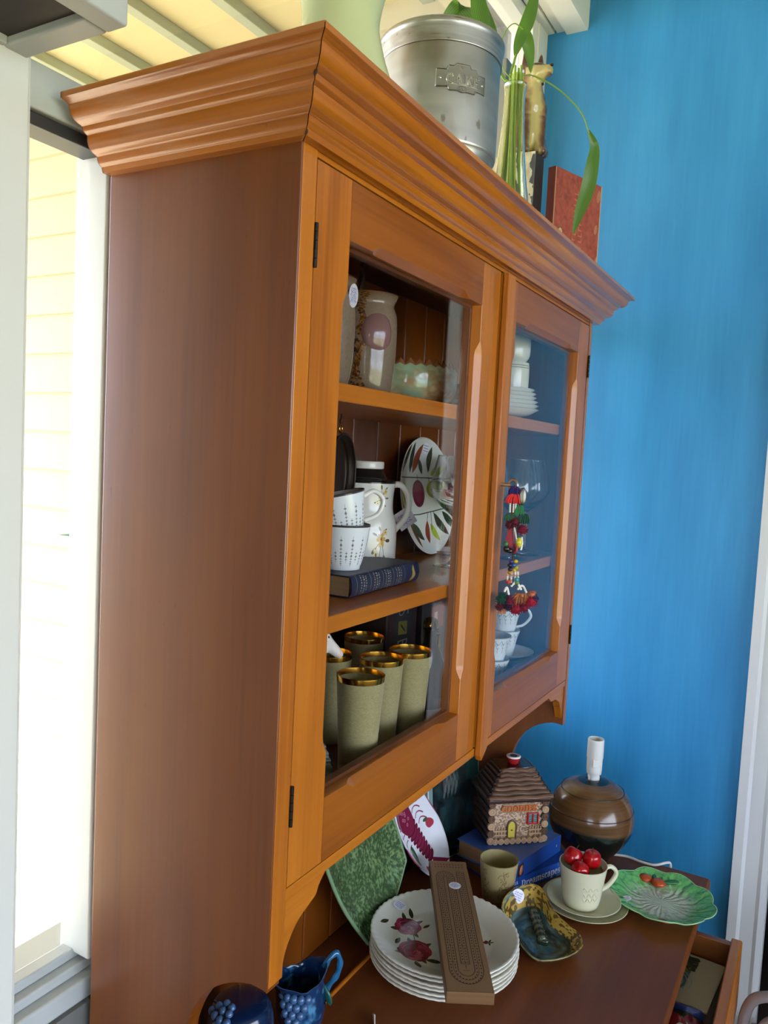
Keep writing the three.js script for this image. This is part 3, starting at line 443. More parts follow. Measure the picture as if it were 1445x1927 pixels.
  const tilt = (gq) => { gq.rotateX(Math.PI / 2); gq.translate(0, R, 0); gq.rotateX(-0.15); return gq; };
  part('painted_face', tilt(face), glaze(0xffffff, { map: fruit }), pl); part('back', tilt(back), mat(0x2a2c2e, 0.25), pl); part('rim', tilt(T(new THREE.TorusGeometry(R, 0.0012, 8, 80), 0, 0.0165, 0, Math.PI / 2)), whiteGlaze, pl);
  // wine glasses
  const wine = (h, r) => { const prof = [[0.034, 0], [0.034, 0.0012], [0.012, 0.004], [0.004, 0.01], [0.0034, 0.03], [0.0034, h * 0.42], [0.006, h * 0.46], [r * 0.62, h * 0.55], [r * 0.97, h * 0.66], [r, h * 0.71], [r * 0.9, h * 0.86], [r * 0.76, h]]; const o = [...prof.slice(0, 6), ...smoothPts(prof.slice(5), 30)]; const i = smoothPts([[r * 0.745, h], [r * 0.885, h * 0.86], [r * 0.985, h * 0.71], [r * 0.94, h * 0.66], [r * 0.6, h * 0.565], [0, h * 0.49]], 24); return lathe([[0, 0], ...o, ...i], 56); };
  const wg = wine(0.202, 0.046);
  const addWine = (x, z, s, label, group) => { const t2 = thing('wine_glass', label, 'wine glass', [x, s + 0.0004, z], 0, group); part('glass', wg, clearGlass, t2); return t2; };
  addWine(0.66, -0.112, S2, 'clear stemmed wine glass standing in front of the fruit plate');
  addWine(0.753, -0.092, S2, 'clear wine glass right of the fruit plate, beside the door stile');
  const RG = 'wine glasses on the middle shelf behind the right door';
  addWine(0.962, -0.082, S2, 'rightmost clear wine glass behind the right door, stem in full view', RG);
  addWine(0.868, -0.075, S2, 'middle clear wine glass behind the right door', RG); addWine(0.915, -0.17, S2, 'clear wine glass at the back between two others behind the right door', RG); 
  addWine(0.79, -0.19 + 0.03, S2, 'left clear wine glass behind the right door, above the tassel', RG).position.set(0.815, S2 + 0.0004, -0.166);
  const dish = thing('black_rimmed_dish', 'small flat black rimmed white dish under the fruit plate', 'dish', [0.80, S2, -0.128], 0); part('dish', lathe([[0, 0], [0.03, 0], [0.045, 0.006], [0.0445, 0.008], [0.028, 0.003], [0, 0.003]], 48), whiteGlaze, dish); part('rim', T(new THREE.TorusGeometry(0.0448, 0.001, 6, 48), 0, 0.0072, 0, Math.PI / 2), mat(0x222222, 0.3), dish);
  dish.position.set(0.835, S2, -0.24 + 0.03);
}
// bottom shelf: frosted tumblers, horse head, tall books, bottle, ribbed dish
{
  const speck = makeTex(128, 256, (u, v) => { const n = hash((u * 128) | 0, (v * 256) | 0, 5); return mixC([150, 138, 92], [190, 178, 128], n * 0.7 + 0.15); });
  const fr = mat(0xffffff, 0.75, { map: speck, transmission: 0.25, thickness: 0 });
  const g0 = thing('frosted_tumbler', 'frontmost frosted olive tumbler with a broad gilt rim', 'glass', [0.276, S0, -0.066], 0, 'frosted gilt rimmed tumblers');
  const h = 0.138; part('body', [lathe([[0, 0.001], [0.024, 0.0005], [0.026, 0.003], ...smoothPts([[0.0262, 0.004], [0.029, 0.06], [0.0335, h - 0.0075]], 16)], 56), lathe([[0.0325, h - 0.0075], [0.028, 0.06], [0.025, 0.012], [0, 0.011]], 48)], fr, g0);
  part('gilt_rim', lathe([[0.0334, h - 0.0075], [0.0341, h], [0.0333, h + 0.0004], [0.0325, h], [0.0324, h - 0.0075]], 56), gold, g0);
  copy(g0, [0.376, S0, -0.09], 0, 'second frosted olive gilt rimmed tumbler, just behind the frontmost one'); copy(g0, [0.449, S0, -0.079], 0, 'right frosted olive gilt rimmed tumbler with a small white tag at its rim');
  copy(g0, [0.48, S0, -0.184], 0, 'frosted gilt rimmed tumbler at the back, its rim catching light'); copy(g0, [0.348, S0, -0.165], 0, 'frosted gilt rimmed tumbler at the back left, beside the white horse head');
  const tg = thing('price_tag', 'small white oval tag hanging from the right frosted tumbler', 'tag', [0.487, S0 + 0.117, -0.062], -0.6); part('card', T(sticker(0.011), 0, 0, 0, Math.PI / 2, 0, -0.25, [0.45, 1, 1.4]), stickerMat, tg);
  const hs = thing('horse_figurine', 'white glazed horse figurine, its muzzle showing above the tumblers', 'figurine', [0.262, S0, -0.128], 0); hs.scale.setScalar(0.93);
  const bones = [[0.006, 0.193, 0.0, 0.03, 0.168, 0.016, 0.0125, 0.0075], [0.003, 0.192, 0, -0.02, 0.13, -0.01, 0.0125, 0.018], [-0.02, 0.13, -0.01, -0.022, 0.08, -0.014, 0.02, 0.024], [-0.022, 0.08, -0.012, -0.01, 0.012, -0.002, 0.012, 0.008], [-0.03, 0.08, -0.02, -0.032, 0.012, -0.03, 0.012, 0.008], [0.0, 0.2, 0.004, -0.004, 0.214, 0.006, 0.004, 0.002], [0.0, 0.2, -0.008, -0.004, 0.213, -0.01, 0.004, 0.002]];
  part('body', blob(bones, [-0.065, -0.01, -0.07], [0.05, 0.225, 0.05], 72, 0.01, (x, y, z) => (x > 0.024 && y < 0.178 ? [222, 196, 180] : [226, 218, 210])), glaze(0xffffff, { vertexColors: true }), hs);
  part('eye', ball(0.0034, 0.0035, 0.1975, 0.0112), mat(0x191514, 0.1), hs);
  part('plinth', lathe([[0, 0], [0.042, 0], [0.042, 0.006], [0, 0.008]], 40).translate(-0.02, 0, -0.014), whiteGlaze, hs);
  // tall books with dark spines, seen behind the tumblers
  const sp1 = canvasTex(256, 1024, (g, w, hh) => { g.fillStyle = '#1f1c1b'; g.fillRect(0, 0, w, hh); g.fillStyle = '#4a1f22'; g.fillRect(0, 0, 34, hh); g.fillRect(w - 34, 0, 34, hh); g.save(); g.translate(w / 2 - 40, 105); g.rotate(Math.PI / 2); g.font = '120px sans-serif'; g.fillStyle = '#c4c2ba'; g.fillText("T'S", 14, 0); g.fillText('B', 372, 0); g.fillStyle = '#c2b03a'; g.beginPath(); g.moveTo(204, 0); g.lineTo(222, -80); g.lineTo(346, -80); g.lineTo(328, 0); g.fill(); g.fillStyle = '#2a2416'; g.beginPath(); g.moveTo(230, -20); g.lineTo(300, -62); g.lineTo(320, -62); g.lineTo(252, -20); g.fill(); g.restore(); });
  const tb = thing('tall_black_book', 'tall black and maroon book standing upright behind the tumblers, lettered down the spine', 'book', [0.584, S0, -0.2115], 0);
  const fc = (w, hgt, z) => { const g = new THREE.PlaneGeometry(w, hgt); g.translate(0, hgt / 2, z); return g; };
  part('cover', bx(-0.057, 0.057, 0, 0.22, -0.045, 0.045, 0.004), mat(0x26201f, 0.4), tb); part('spine_label', fc(0.106, 0.205, 0.0454).translate(0, 0.008, 0), mat(0xffffff, 0.4, { map: sp1 }), tb);
  const sp2 = canvasTex(256, 512, (g, w, hh) => { g.fillStyle = '#241b1a'; g.fillRect(0, 0, w, hh); g.fillStyle = '#7a3a34'; g.fillRect(70, 120, 120, 110); g.fillStyle = '#b99'; g.fillRect(100, 150, 30, 60); g.font = 'bold 84px serif'; g.fillStyle = '#cfcbc4'; g.textAlign = 'center'; g.fillText('RNO', w / 2, 90); });
  const tb2 = thing('illustrated_book', 'dark upright book with pale letters across the top, behind the golden bottle', 'book', [0.709, S0, -0.2085], 0); part('cover', bx(-0.062, 0.062, 0, 0.216, -0.05, 0.05, 0.003), mat(0x2a2020, 0.4), tb2); part('spine_label', fc(0.118, 0.2, 0.0506).translate(0, 0.008, 0), mat(0xffffff, 0.4, { map: sp2 }), tb2);
  const bt = thing('golden_bottle', 'squat golden glazed bottle glinting between the tumblers and the dark books', 'bottle', [0.598, S0, -0.117], 0); part('body', lathe(smoothPts([[0, 0.001], [0.028, 0.002], [0.033, 0.03], [0.031, 0.07], [0.02, 0.1], [0.012, 0.115], [0.011, 0.135], [0.014, 0.14]], 50), 48), mat(0x4a3a12, 0.12, { metalness: 0.75 }), bt); part('handle', taper([[0.011, 0.13, 0], [0.035, 0.125, 0], [0.034, 0.085, 0]], () => 0.0035, 24, 8), mat(0xa8842c, 0.15, { metalness: 1 }), bt);
  part('stopper', lathe(smoothPts([[0.011, 0.14], [0.014, 0.147], [0.01, 0.158], [0, 0.162]], 16), 28), mat(0xa8842c, 0.15, { metalness: 1 }), bt);
  const rb = thing('ribbed_glass_dish', 'dark ribbed leaf shaped glass dish standing at the bottom left of the cabinet', 'dish', [0.15, S0 + 0.0435, -0.087], 0); rb.rotation.set(1.15, 0.2, 0);
  const rows = []; for (let i = 0; i <= 10; i++) { const row = []; for (let j = 0; j <= 120; j++) { const a = (j / 120) * Math.PI * 2, r = (i / 10) * 0.05 * (1 + 0.12 * Math.cos(a * 2)), y = 0.004 + (i / 10) ** 2 * 0.022 + Math.sin(a * 30) * 0.0011 * (i / 10); row.push([Math.sin(a) * r, y, Math.cos(a) * r]); } rows.push(row); }
  part('dish', grid(rows), mat(0x4b5048, 0.12, { side: THREE.DoubleSide }), rb); part('foot', lathe([[0, 0], [0.018, 0], [0.016, 0.006], [0, 0.006]], 30), mat(0x4b5048, 0.12), rb);
}
// ---------------------------------------------------------------- inside the cabinet, right door
{
  const saucerG = (R, hgt) => [lathe([[0, 0.0025], [R * 0.42, 0.0025], [R * 0.44, 0], [R * 0.5, 0], [R * 0.53, 0.003], ...smoothPts([[R * 0.55, 0.004], [R * 0.78, hgt * 0.45], [R, hgt]], 12)], 64), lathe([[R, hgt], [R - 0.0008, hgt + 0.0008], ...smoothPts([[R - 0.002, hgt], [R * 0.76, hgt * 0.45 + 0.002], [R * 0.5, 0.006], [0, 0.0055]], 12)], 64)];
  const PG = 'white plates stacked on the upper right shelf';
  const p0 = thing('white_plate', 'bottom white plate of the larger stack on the upper right shelf', 'plate', [0.815, S1, -0.11], 0, PG); part('plate', saucerG(0.087, 0.019), whiteGlaze, p0);
  ['second', 'third', 'fourth', 'fifth', 'sixth'].forEach((n, i) => { const c = copy(p0, [0.815 + (i % 2) * 0.0015, S1 + (i + 1) * 0.0077, -0.11], 0, `${n} white plate from the bottom of the larger stack on the upper right shelf`); c.scale.set(1 - i * 0.028, 1, 1 - i * 0.028); });
  const q0 = thing('white_saucer', 'bottom white saucer of the smaller stack left of the plates', 'saucer', [0.668, S1, -0.088], 0, 'white saucers in the smaller stack'); part('saucer', saucerG(0.055, 0.013), whiteGlaze, q0);
  ['second', 'middle', 'fourth', 'top'].forEach((n, i) => copy(q0, [0.668, S1 + (i + 1) * 0.0085, -0.088], 0, `${n} white saucer in the smaller stack left of the plates`));
  const tcup = (pos, label, group) => { const c = thing('cream_beaker', label, 'cup', pos, 0, group); part('bowl', shell([[0, 0.001], [0.024, 0], ...smoothPts([[0.028, 0.002], [0.035, 0.012], [0.037, 0.026], [0.037, 0.055], [0.036, 0.072]], 24)], [[0.0345, 0.072], [0.035, 0.03], [0, 0.008]]), glaze(0xd8d6c6), c); for (const y of [0.066, 0.0615]) part('gold_band', T(new THREE.TorusGeometry(0.0364, 0.0009, 6, 56), 0, y, 0, Math.PI / 2), mat(0x9c8b4e, 0.4), c); return c; };
  tcup([0.868, S1 + 0.0425, -0.1], 'lower cream beaker with gold bands standing on the white plates', 'cream beakers'); tcup([0.868, S1 + 0.0425 + 0.0715, -0.1], 'upper cream beaker stacked on another above the white plates', 'cream beakers');
  // bottom right: gold edged cups and saucers
  const band = canvasTex(1024, 256, (g, w, hh) => { g.fillStyle = '#e2e6e6'; g.fillRect(0, 0, w, hh); g.fillStyle = '#a9a48c'; g.fillRect(0, 0, w, 8); g.strokeStyle = '#8f8c74'; g.lineWidth = 4; for (let i = 0; i < 16; i++) { const x = i * 64; g.beginPath(); g.moveTo(x, 26); g.bezierCurveTo(x + 20, 60, x + 44, 60, x + 64, 26); g.stroke(); g.beginPath(); g.arc(x + 32, 66, 12, 0.5, 5); g.stroke(); g.beginPath(); g.arc(x + 14, 52, 9, 2, 6.5); g.stroke(); g.beginPath(); g.moveTo(x + 32, 78); g.quadraticCurveTo(x + 26, 98, x + 38, 108); g.stroke(); } });
  const bm = glaze(0xffffff, { map: band });
  const s0 = thing('gold_edged_saucer', 'bottom gold edged saucer under the cups behind the right door', 'saucer', [0.93, S0, -0.1], 0, 'gold edged saucers'); part('saucer', saucerG(0.062, 0.013), glaze(0xdfe4e4), s0); part('gold_edge', T(new THREE.TorusGeometry(0.062, 0.0008, 6, 60), 0, 0.0135, 0, Math.PI / 2), mat(0xbfb894, 0.3), s0);
  ['second', 'third', 'top'].forEach((n, i) => copy(s0, [0.93, S0 + (i + 1) * 0.0095, -0.1], 0, `${n} gold edged saucer under the cups behind the right door`));
  const cg = [shell([[0, 0.003], [0.018, 0.003], [0.02, 0], ...smoothPts([[0.023, 0.001], [0.026, 0.012], [0.0305, 0.035], [0.037, 0.056]], 24)], smoothPts([[0.0358, 0.056], [0.029, 0.035], [0.022, 0.01], [0, 0.007]], 14))];
  const GG = 'gold edged cups behind the right door';
  const k0 = thing('gold_edged_cup', 'lower gold edged cup standing on the saucers behind the right door', 'cup', [0.915, S0 + 0.0352, -0.1], 3.5, GG); part('bowl', cg, bm, k0); part('handle', taper([[0, 0.05, 0.034], [0, 0.056, 0.047], [0, 0.042, 0.056], [0, 0.022, 0.042], [0, 0.016, 0.027]], () => [0.0028, 0.0035], 36, 8, V3(1, 0, 0)), whiteGlaze, k0);
  copy(k0, [0.915, S0 + 0.0352 + 0.045, -0.1], 0.3, 'upper gold edged cup with its handle to the right, under the tassel');
  copy(k0, [0.80, S0, -0.078], 2.8, 'lower gold edged cup of the left pair behind the right door'); copy(k0, [0.80, S0 + 0.045, -0.078], -2.6, 'upper gold edged cup of the left pair behind the right door');
}

// ---------------------------------------------------------------- on the worktop
const Y0 = YC + 0.0003;
// stack of rose plates
{
  const rose = canvasTex(1024, 1024, (g) => {
    g.fillStyle = '#e6e1d6'; g.fillRect(0, 0, 1024, 1024);
    // plate axes: u grows with x, v grows with z (image down)
    const P = (x, z) => [512 + ((x - 0.591) / 0.262) * 1024, 512 + ((z + 0.054) / 0.262) * 1024];
    const petal = (x, y, r, a, c) => { g.fillStyle = c; g.beginPath(); g.ellipse(x + Math.cos(a) * r * 0.55, y + Math.sin(a) * r * 0.55, r * 0.62, r * 0.46, a + 1.2, 0, 7); g.fill(); };
    const leaf = (x, y, a, l, c = '#2f3322') => { g.save(); g.translate(x, y); g.rotate(a); g.fillStyle = c; g.beginPath(); g.moveTo(0, 0); g.quadraticCurveTo(l * 0.5, -l * 0.36, l, 0); g.quadraticCurveTo(l * 0.5, l * 0.36, 0, 0); g.fill(); g.strokeStyle = '#6a6a48'; g.lineWidth = 2; g.beginPath(); g.moveTo(0, 0); g.lineTo(l, 0); g.stroke(); g.restore(); };
    const r1 = P(0.5883, -0.1249), r2 = P(0.5326, -0.0827);
    for (const [p, s] of [[r1, 92], [r2, 114]]) {
      for (let i = 0; i < 4; i++) leaf(p[0] + Math.cos(i * 1.7 + 0.4) * s * 0.6, p[1] + Math.sin(i * 1.7 + 0.4) * s * 0.6, i * 1.7 + 0.4, 84);
      for (let q = 0; q < 4; q++) for (let i = 0; i < 7 - q; i++) petal(p[0], p[1], s * (1 - q * 0.24), i * 0.95 + q * 0.6, ['#8c2440', '#a83a55', '#7a1c38', '#b85068'][(i + q) % 4]);
      g.strokeStyle = 'rgba(236,190,196,0.55)'; g.lineWidth = 3; for (let i = 0; i < 6; i++) { g.beginPath(); g.arc(p[0], p[1], s * (0.2 + 0.13 * i), i * 1.1, i * 1.1 + 1.4); g.stroke(); }
    }
    g.strokeStyle = '#4a4a30'; g.lineWidth = 5; g.beginPath(); g.moveTo(r1[0], r1[1]); g.quadraticCurveTo(r1[0] - 60, r2[1] - 60, r2[0], r2[1]); g.stroke();
    leaf(...P(0.508, -0.068), 2.4, 120); leaf(...P(0.522, -0.056), 1.3, 110); leaf(...P(0.615, -0.13), -0.7, 90); leaf(...P(0.575, -0.158), 3.4, 86); leaf(...P(0.552, -0.122), 3.0, 90); leaf(...P(0.6, -0.1), 0.3, 70);
    const s = P(0.6277, 0.017); for (let i = 0; i < 5; i++) leaf(s[0], s[1], i * 1.25, 36); g.fillStyle = '#7a2a2a'; g.beginPath(); g.ellipse(s[0] - 10, s[1] - 24, 16, 12, 0.5, 0, 7); g.fill();
  });
  const prof = [[0.0, 0.003], [0.068, 0.003], [0.07, 0], [0.077, 0], [0.079, 0.0035], [0.1, 0.0095], [0.12, 0.0175], [0.1275, 0.0208], [0.131, 0.0222], [0.1318, 0.0238], [0.1305, 0.0254], [0.1265, 0.0248], [0.12, 0.0215], [0.1, 0.0135], [0.088, 0.0082], [0.082, 0.0068], [0.07, 0.0062], [0, 0.006]];
  const g = lathe(prof, 216); { const p = g.attributes.position, uv = g.attributes.uv; for (let i = 0; i < p.count; i++) { const x = p.getX(i), z = p.getZ(i), r = Math.hypot(x, z); if (r > 0.126) { const a = Math.atan2(x, z), k = 1 + Math.sin(a * 54) * 0.0035, yy = Math.sin(a * 54) * 0.0007; p.setXYZ(i, x * k, p.getY(i) + yy, z * k); } const up = i % prof.length > 9; uv.setXY(i, up ? 0.5 + x / 0.262 : 0.002, up ? 0.5 - z / 0.262 : 0.002); } g.computeVertexNormals(); }
  const plain = glaze(0xe0d9ca), RGp = 'rose plates in one stack';
  const p0 = thing('rose_plate', 'bottom cream plate of the stack under the wooden scoring board', 'plate', [0.591, Y0, -0.054], 0, RGp); part('plate', g, plain, p0);
  ['second', 'third', 'fourth', 'fifth'].forEach((n, i) => copy(p0, [0.591 + (i % 2 ? 0.001 : -0.001), Y0 + 0.0078 * (i + 1), -0.054 + (i % 3) * 0.0008], 0, `${n} cream plate from the bottom of the stack under the wooden scoring board`));
  const top = thing('rose_plate', 'top cream plate with two pink roses and a beaded rim, wooden scoring board across it', 'plate', [0.591, Y0 + 0.039, -0.054], 0, RGp); part('plate', g, glaze(0xffffff, { map: rose }), top); part('price_sticker', T(sticker(0.0125), 0.0285, 0.0245, -0.1115, 0.0, 0.2, 0).rotateX(0), stickerMat, top);
  top.children[1].geometry = T(sticker(0.0125), 0, 0, 0, 0.24, 0, 0.0); top.children[1].position.set(0.0275, 0.0212, -0.105);
}
// cribbage board
{
  const L = 0.394, wd = 0.075, th = 0.0195;
  const tex = canvasTex(512, 2048, (g, w, h) => {
    g.fillStyle = '#8a6848'; g.fillRect(0, 0, w, h);
    for (let i = 0; i < 2600; i++) { g.fillStyle = `rgba(${rnd() > 0.5 ? '60,38,20' : '150,116,84'},0.07)`; g.fillRect(rnd() * w, rnd() * h, 2, 40 + rnd() * 160); }
    g.strokeStyle = '#3a2614'; g.lineWidth = 7; const hole = (x, y) => { g.fillStyle = '#170c05'; g.beginPath(); g.arc(x, y, 8.5, 0, 7); g.fill(); };
    const ln = [110, 256, 402], top = 330, bot = 1760, stroke = (f) => { g.beginPath(); f(); g.stroke(); };
    for (const o of [-50, 0, 50]) {
      g.lineWidth = o ? 9 : 5;
      stroke(() => { g.moveTo(ln[1] - o, bot - 60); g.lineTo(ln[1] - o, top); g.arc(183, top, 73 - o, 0, Math.PI, true); g.lineTo(ln[0] + o, bot); g.arc(256, bot, 146 - o, Math.PI, 0, true); g.lineTo(ln[2] - o, 210); });
    }
    g.lineWidth = 6; stroke(() => { g.moveTo(206, bot - 60); g.lineTo(306, bot - 60); }); stroke(() => { g.moveTo(352, 210); g.lineTo(452, 210); });
    for (let q = 0; q < 38; q++) { const y = top + 16 + q * 38; if (q % 6 === 5) { for (const x of ln) if (x !== 256 || y < bot - 80) stroke(() => { g.moveTo(x - 50, y); g.lineTo(x + 50, y); g.moveTo(x - 8, y - 8); g.lineTo(x + 8, y + 8); }); continue; } for (const x of ln) for (const s of [-25, 25]) if (x !== 256 || y < bot - 80) hole(x + s, y); }
    for (let y = 240; y < top; y += 38) for (const s of [-25, 25]) hole(402 + s, y);
    for (const r of [121, 171]) for (let a = 0.16; a < 3.1; a += 38 / r) hole(256 + Math.cos(a) * r, bot + 20 + Math.sin(a) * r); for (const r of [48, 98]) for (let a = 0.3; a < 3; a += 36 / r) hole(183 + Math.cos(a) * r, top - Math.sin(a) * r);
    for (let x = 70; x < 460; x += 42) for (const y of [70, 120]) hole(x, y); g.font = 'bold 24px serif'; g.fillStyle = '#3a2614'; g.textAlign = 'center'; g.fillText('START', 256, bot + 34); g.fillRect(252, bot - 44, 8, 40);
  });
  const b = thing('cribbage_board', 'long wooden cribbage scoring board with drilled holes lying across the rose plates', 'board', [0.605, Y0 + 0.0655, -0.0365], Math.atan2(-0.34, 0.199));
  // local +z runs towards the camera end
  const wood = woodTex(55, 0x5a3c24, 0x75532f, 0x8a6540, 0.6); const m = varnish(wood, 0.55, { clearcoat: 0 });
  part('board', box(wd, th, L, 0, th / 2, 0, 0.0015, 'z'), m, b);
  const tp = new THREE.PlaneGeometry(wd - 0.003, L - 0.003); tp.rotateX(-Math.PI / 2); tp.translate(0, th + 0.0002, 0); part('engraved_face', tp, mat(0xffffff, 0.6, { map: tex, bumpMap: tex, bumpScale: 0.0008 }), b);
  part('price_sticker', T(sticker(0.0115), 0.006, th + 0.0006, -0.105, 0, 0.6), stickerMat, b);
}
// tumbler, ashtray
{
  const tt = canvasTex(512, 256, (g, w, h) => { const gr = g.createLinearGradient(0, 0, 0, h); gr.addColorStop(0, '#b5a578'); gr.addColorStop(0.6, '#a88f62'); gr.addColorStop(1, '#96644a'); g.fillStyle = gr; g.fillRect(0, 0, w, h); g.strokeStyle = '#5c4c28'; g.lineWidth = 2; g.fillStyle = '#b0a270'; g.fillRect(0, h - 4, 6, 4); for (let k = 0; k < 5; k++) { let x = 40 + k * 100, y = 30, a = 1; for (let q = 0; q < 26; q++) { g.beginPath(); g.arc(x + Math.sin(q * 1.3) * 16, y + q * 8, 6 + (q % 4) * 3, q, q + 4.4); g.stroke(); } } });
  const t = thing('crackle_tumbler', 'amber frosted glass tumbler with scrolled line pattern, beside the scoring board', 'glass', [0.83, Y0, -0.046], 0); const h = 0.0935;
  part('body', shell([[0, 0.001], [0.026, 0], ...smoothPts([[0.028, 0.002], [0.0335, 0.04], [0.0392, h]], 16)], [[0.0376, h], [0.0318, 0.04], [0.0265, 0.01], [0, 0.009]]), mat(0xffffff, 0.35, { map: tt, transmission: 0.25, thickness: 0 }), t); part('rim', T(new THREE.TorusGeometry(0.0384, 0.0009, 8, 56), 0, h, 0, Math.PI / 2), mat(0x7c7040, 0.15), t);
  const out = [[0.734, 0.0], [0.78, -0.012], [0.835, 0.006], [0.852, 0.026], [0.838, 0.052], [0.806, 0.078], [0.786, 0.112], [0.775, 0.14], [0.748, 0.154], [0.712, 0.148], [0.677, 0.126], [0.658, 0.098], [0.669, 0.073], [0.7, 0.04]];
  const cx = 0.752, cz = 0.068, curve = new THREE.CatmullRomCurve3(out.map(([x, z]) => V3(x - cx, 0, z - cz)), true).getPoints(140);
  const rimY = (p) => 0.034 + 0.018 * clamp((p.x * 0.6 - p.z * 0.5) / 0.07, -0.4, 1); const rows = [];
  for (const [s, y, ab] of [[0.0, 0.0, 1], [0.42, 0, 1], [0.55, 0.001, 1], [0.72, 0.2, 0], [0.88, 0.6, 0], [0.98, 0.92, 0], [1.0, 1.0, 0], [0.975, 1.04, 0], [0.94, 0.96, 0], [0.84, 0.62, 0], [0.7, 0.3, 0], [0.5, 0.2, 0], [0.3, 0.17, 0], [0, 0.17, 0]]) rows.push(curve.map((p) => [p.x * s, Math.max(rimY(p) * y, 0.0), p.z * s]));
  const tex = makeTex(512, 512, (u, v) => { const a = fbm(u * 14, v * 26, 61, 4, 14, 26), b = vnoise(u * 80, v * 60, 62, 80, 60), d = fbm(u * 6, v * 5, 63, 3, 6, 5); const rim = v > 0.24 && v < 0.74; let c = rim ? mixC([176, 136, 52], [196, 164, 84], a) : mixC([52, 62, 58], [104, 130, 132], clamp((a - 0.3) * 2)); if (rim && b > 0.55) c = mixC(c, [62, 48, 24], 0.75); if (d > 0.6) c = mixC(c, [96, 140, 150], clamp((d - 0.6) * 6) * 0.7); return c; });
  const d = thing('speckled_ashtray', 'three cornered yellow and blue speckled pottery ashtray with a ribbed rest, at the worktop front', 'ashtray', [cx, Y0, cz], 0);
  part('dish', grid(rows), glaze(0xffffff, { map: tex, side: THREE.DoubleSide, bumpMap: tex, bumpScale: 0.0006 }), d);
  const ribs = []; for (let i = 0; i < 6; i++) ribs.push(ball(0.0095, 0.055 - i * 0.0125, 0.017 - i * 0.0016, -0.027 + i * 0.0078, 0.75, 0.9, 1.25)); ribs.push(taper([[0.062, 0.02, -0.032], [-0.012, 0.0105, 0.013]], () => [0.009, 0.009], 16, 12, V3(0, 1, 0)));
  part('ribbed_rest', ribs, glaze(0x77817a, { map: makeTex(32, 64, (u, v) => mixC([66, 88, 96], [190, 184, 150], (v * 6) % 1 > 0.5 ? 1 : 0.2)) }), d);
  part('price_sticker', T(sticker(0.0135), 0.0545, 0.0425, -0.062, 0.5, 0.5, 0.95), stickerMat, d);
}
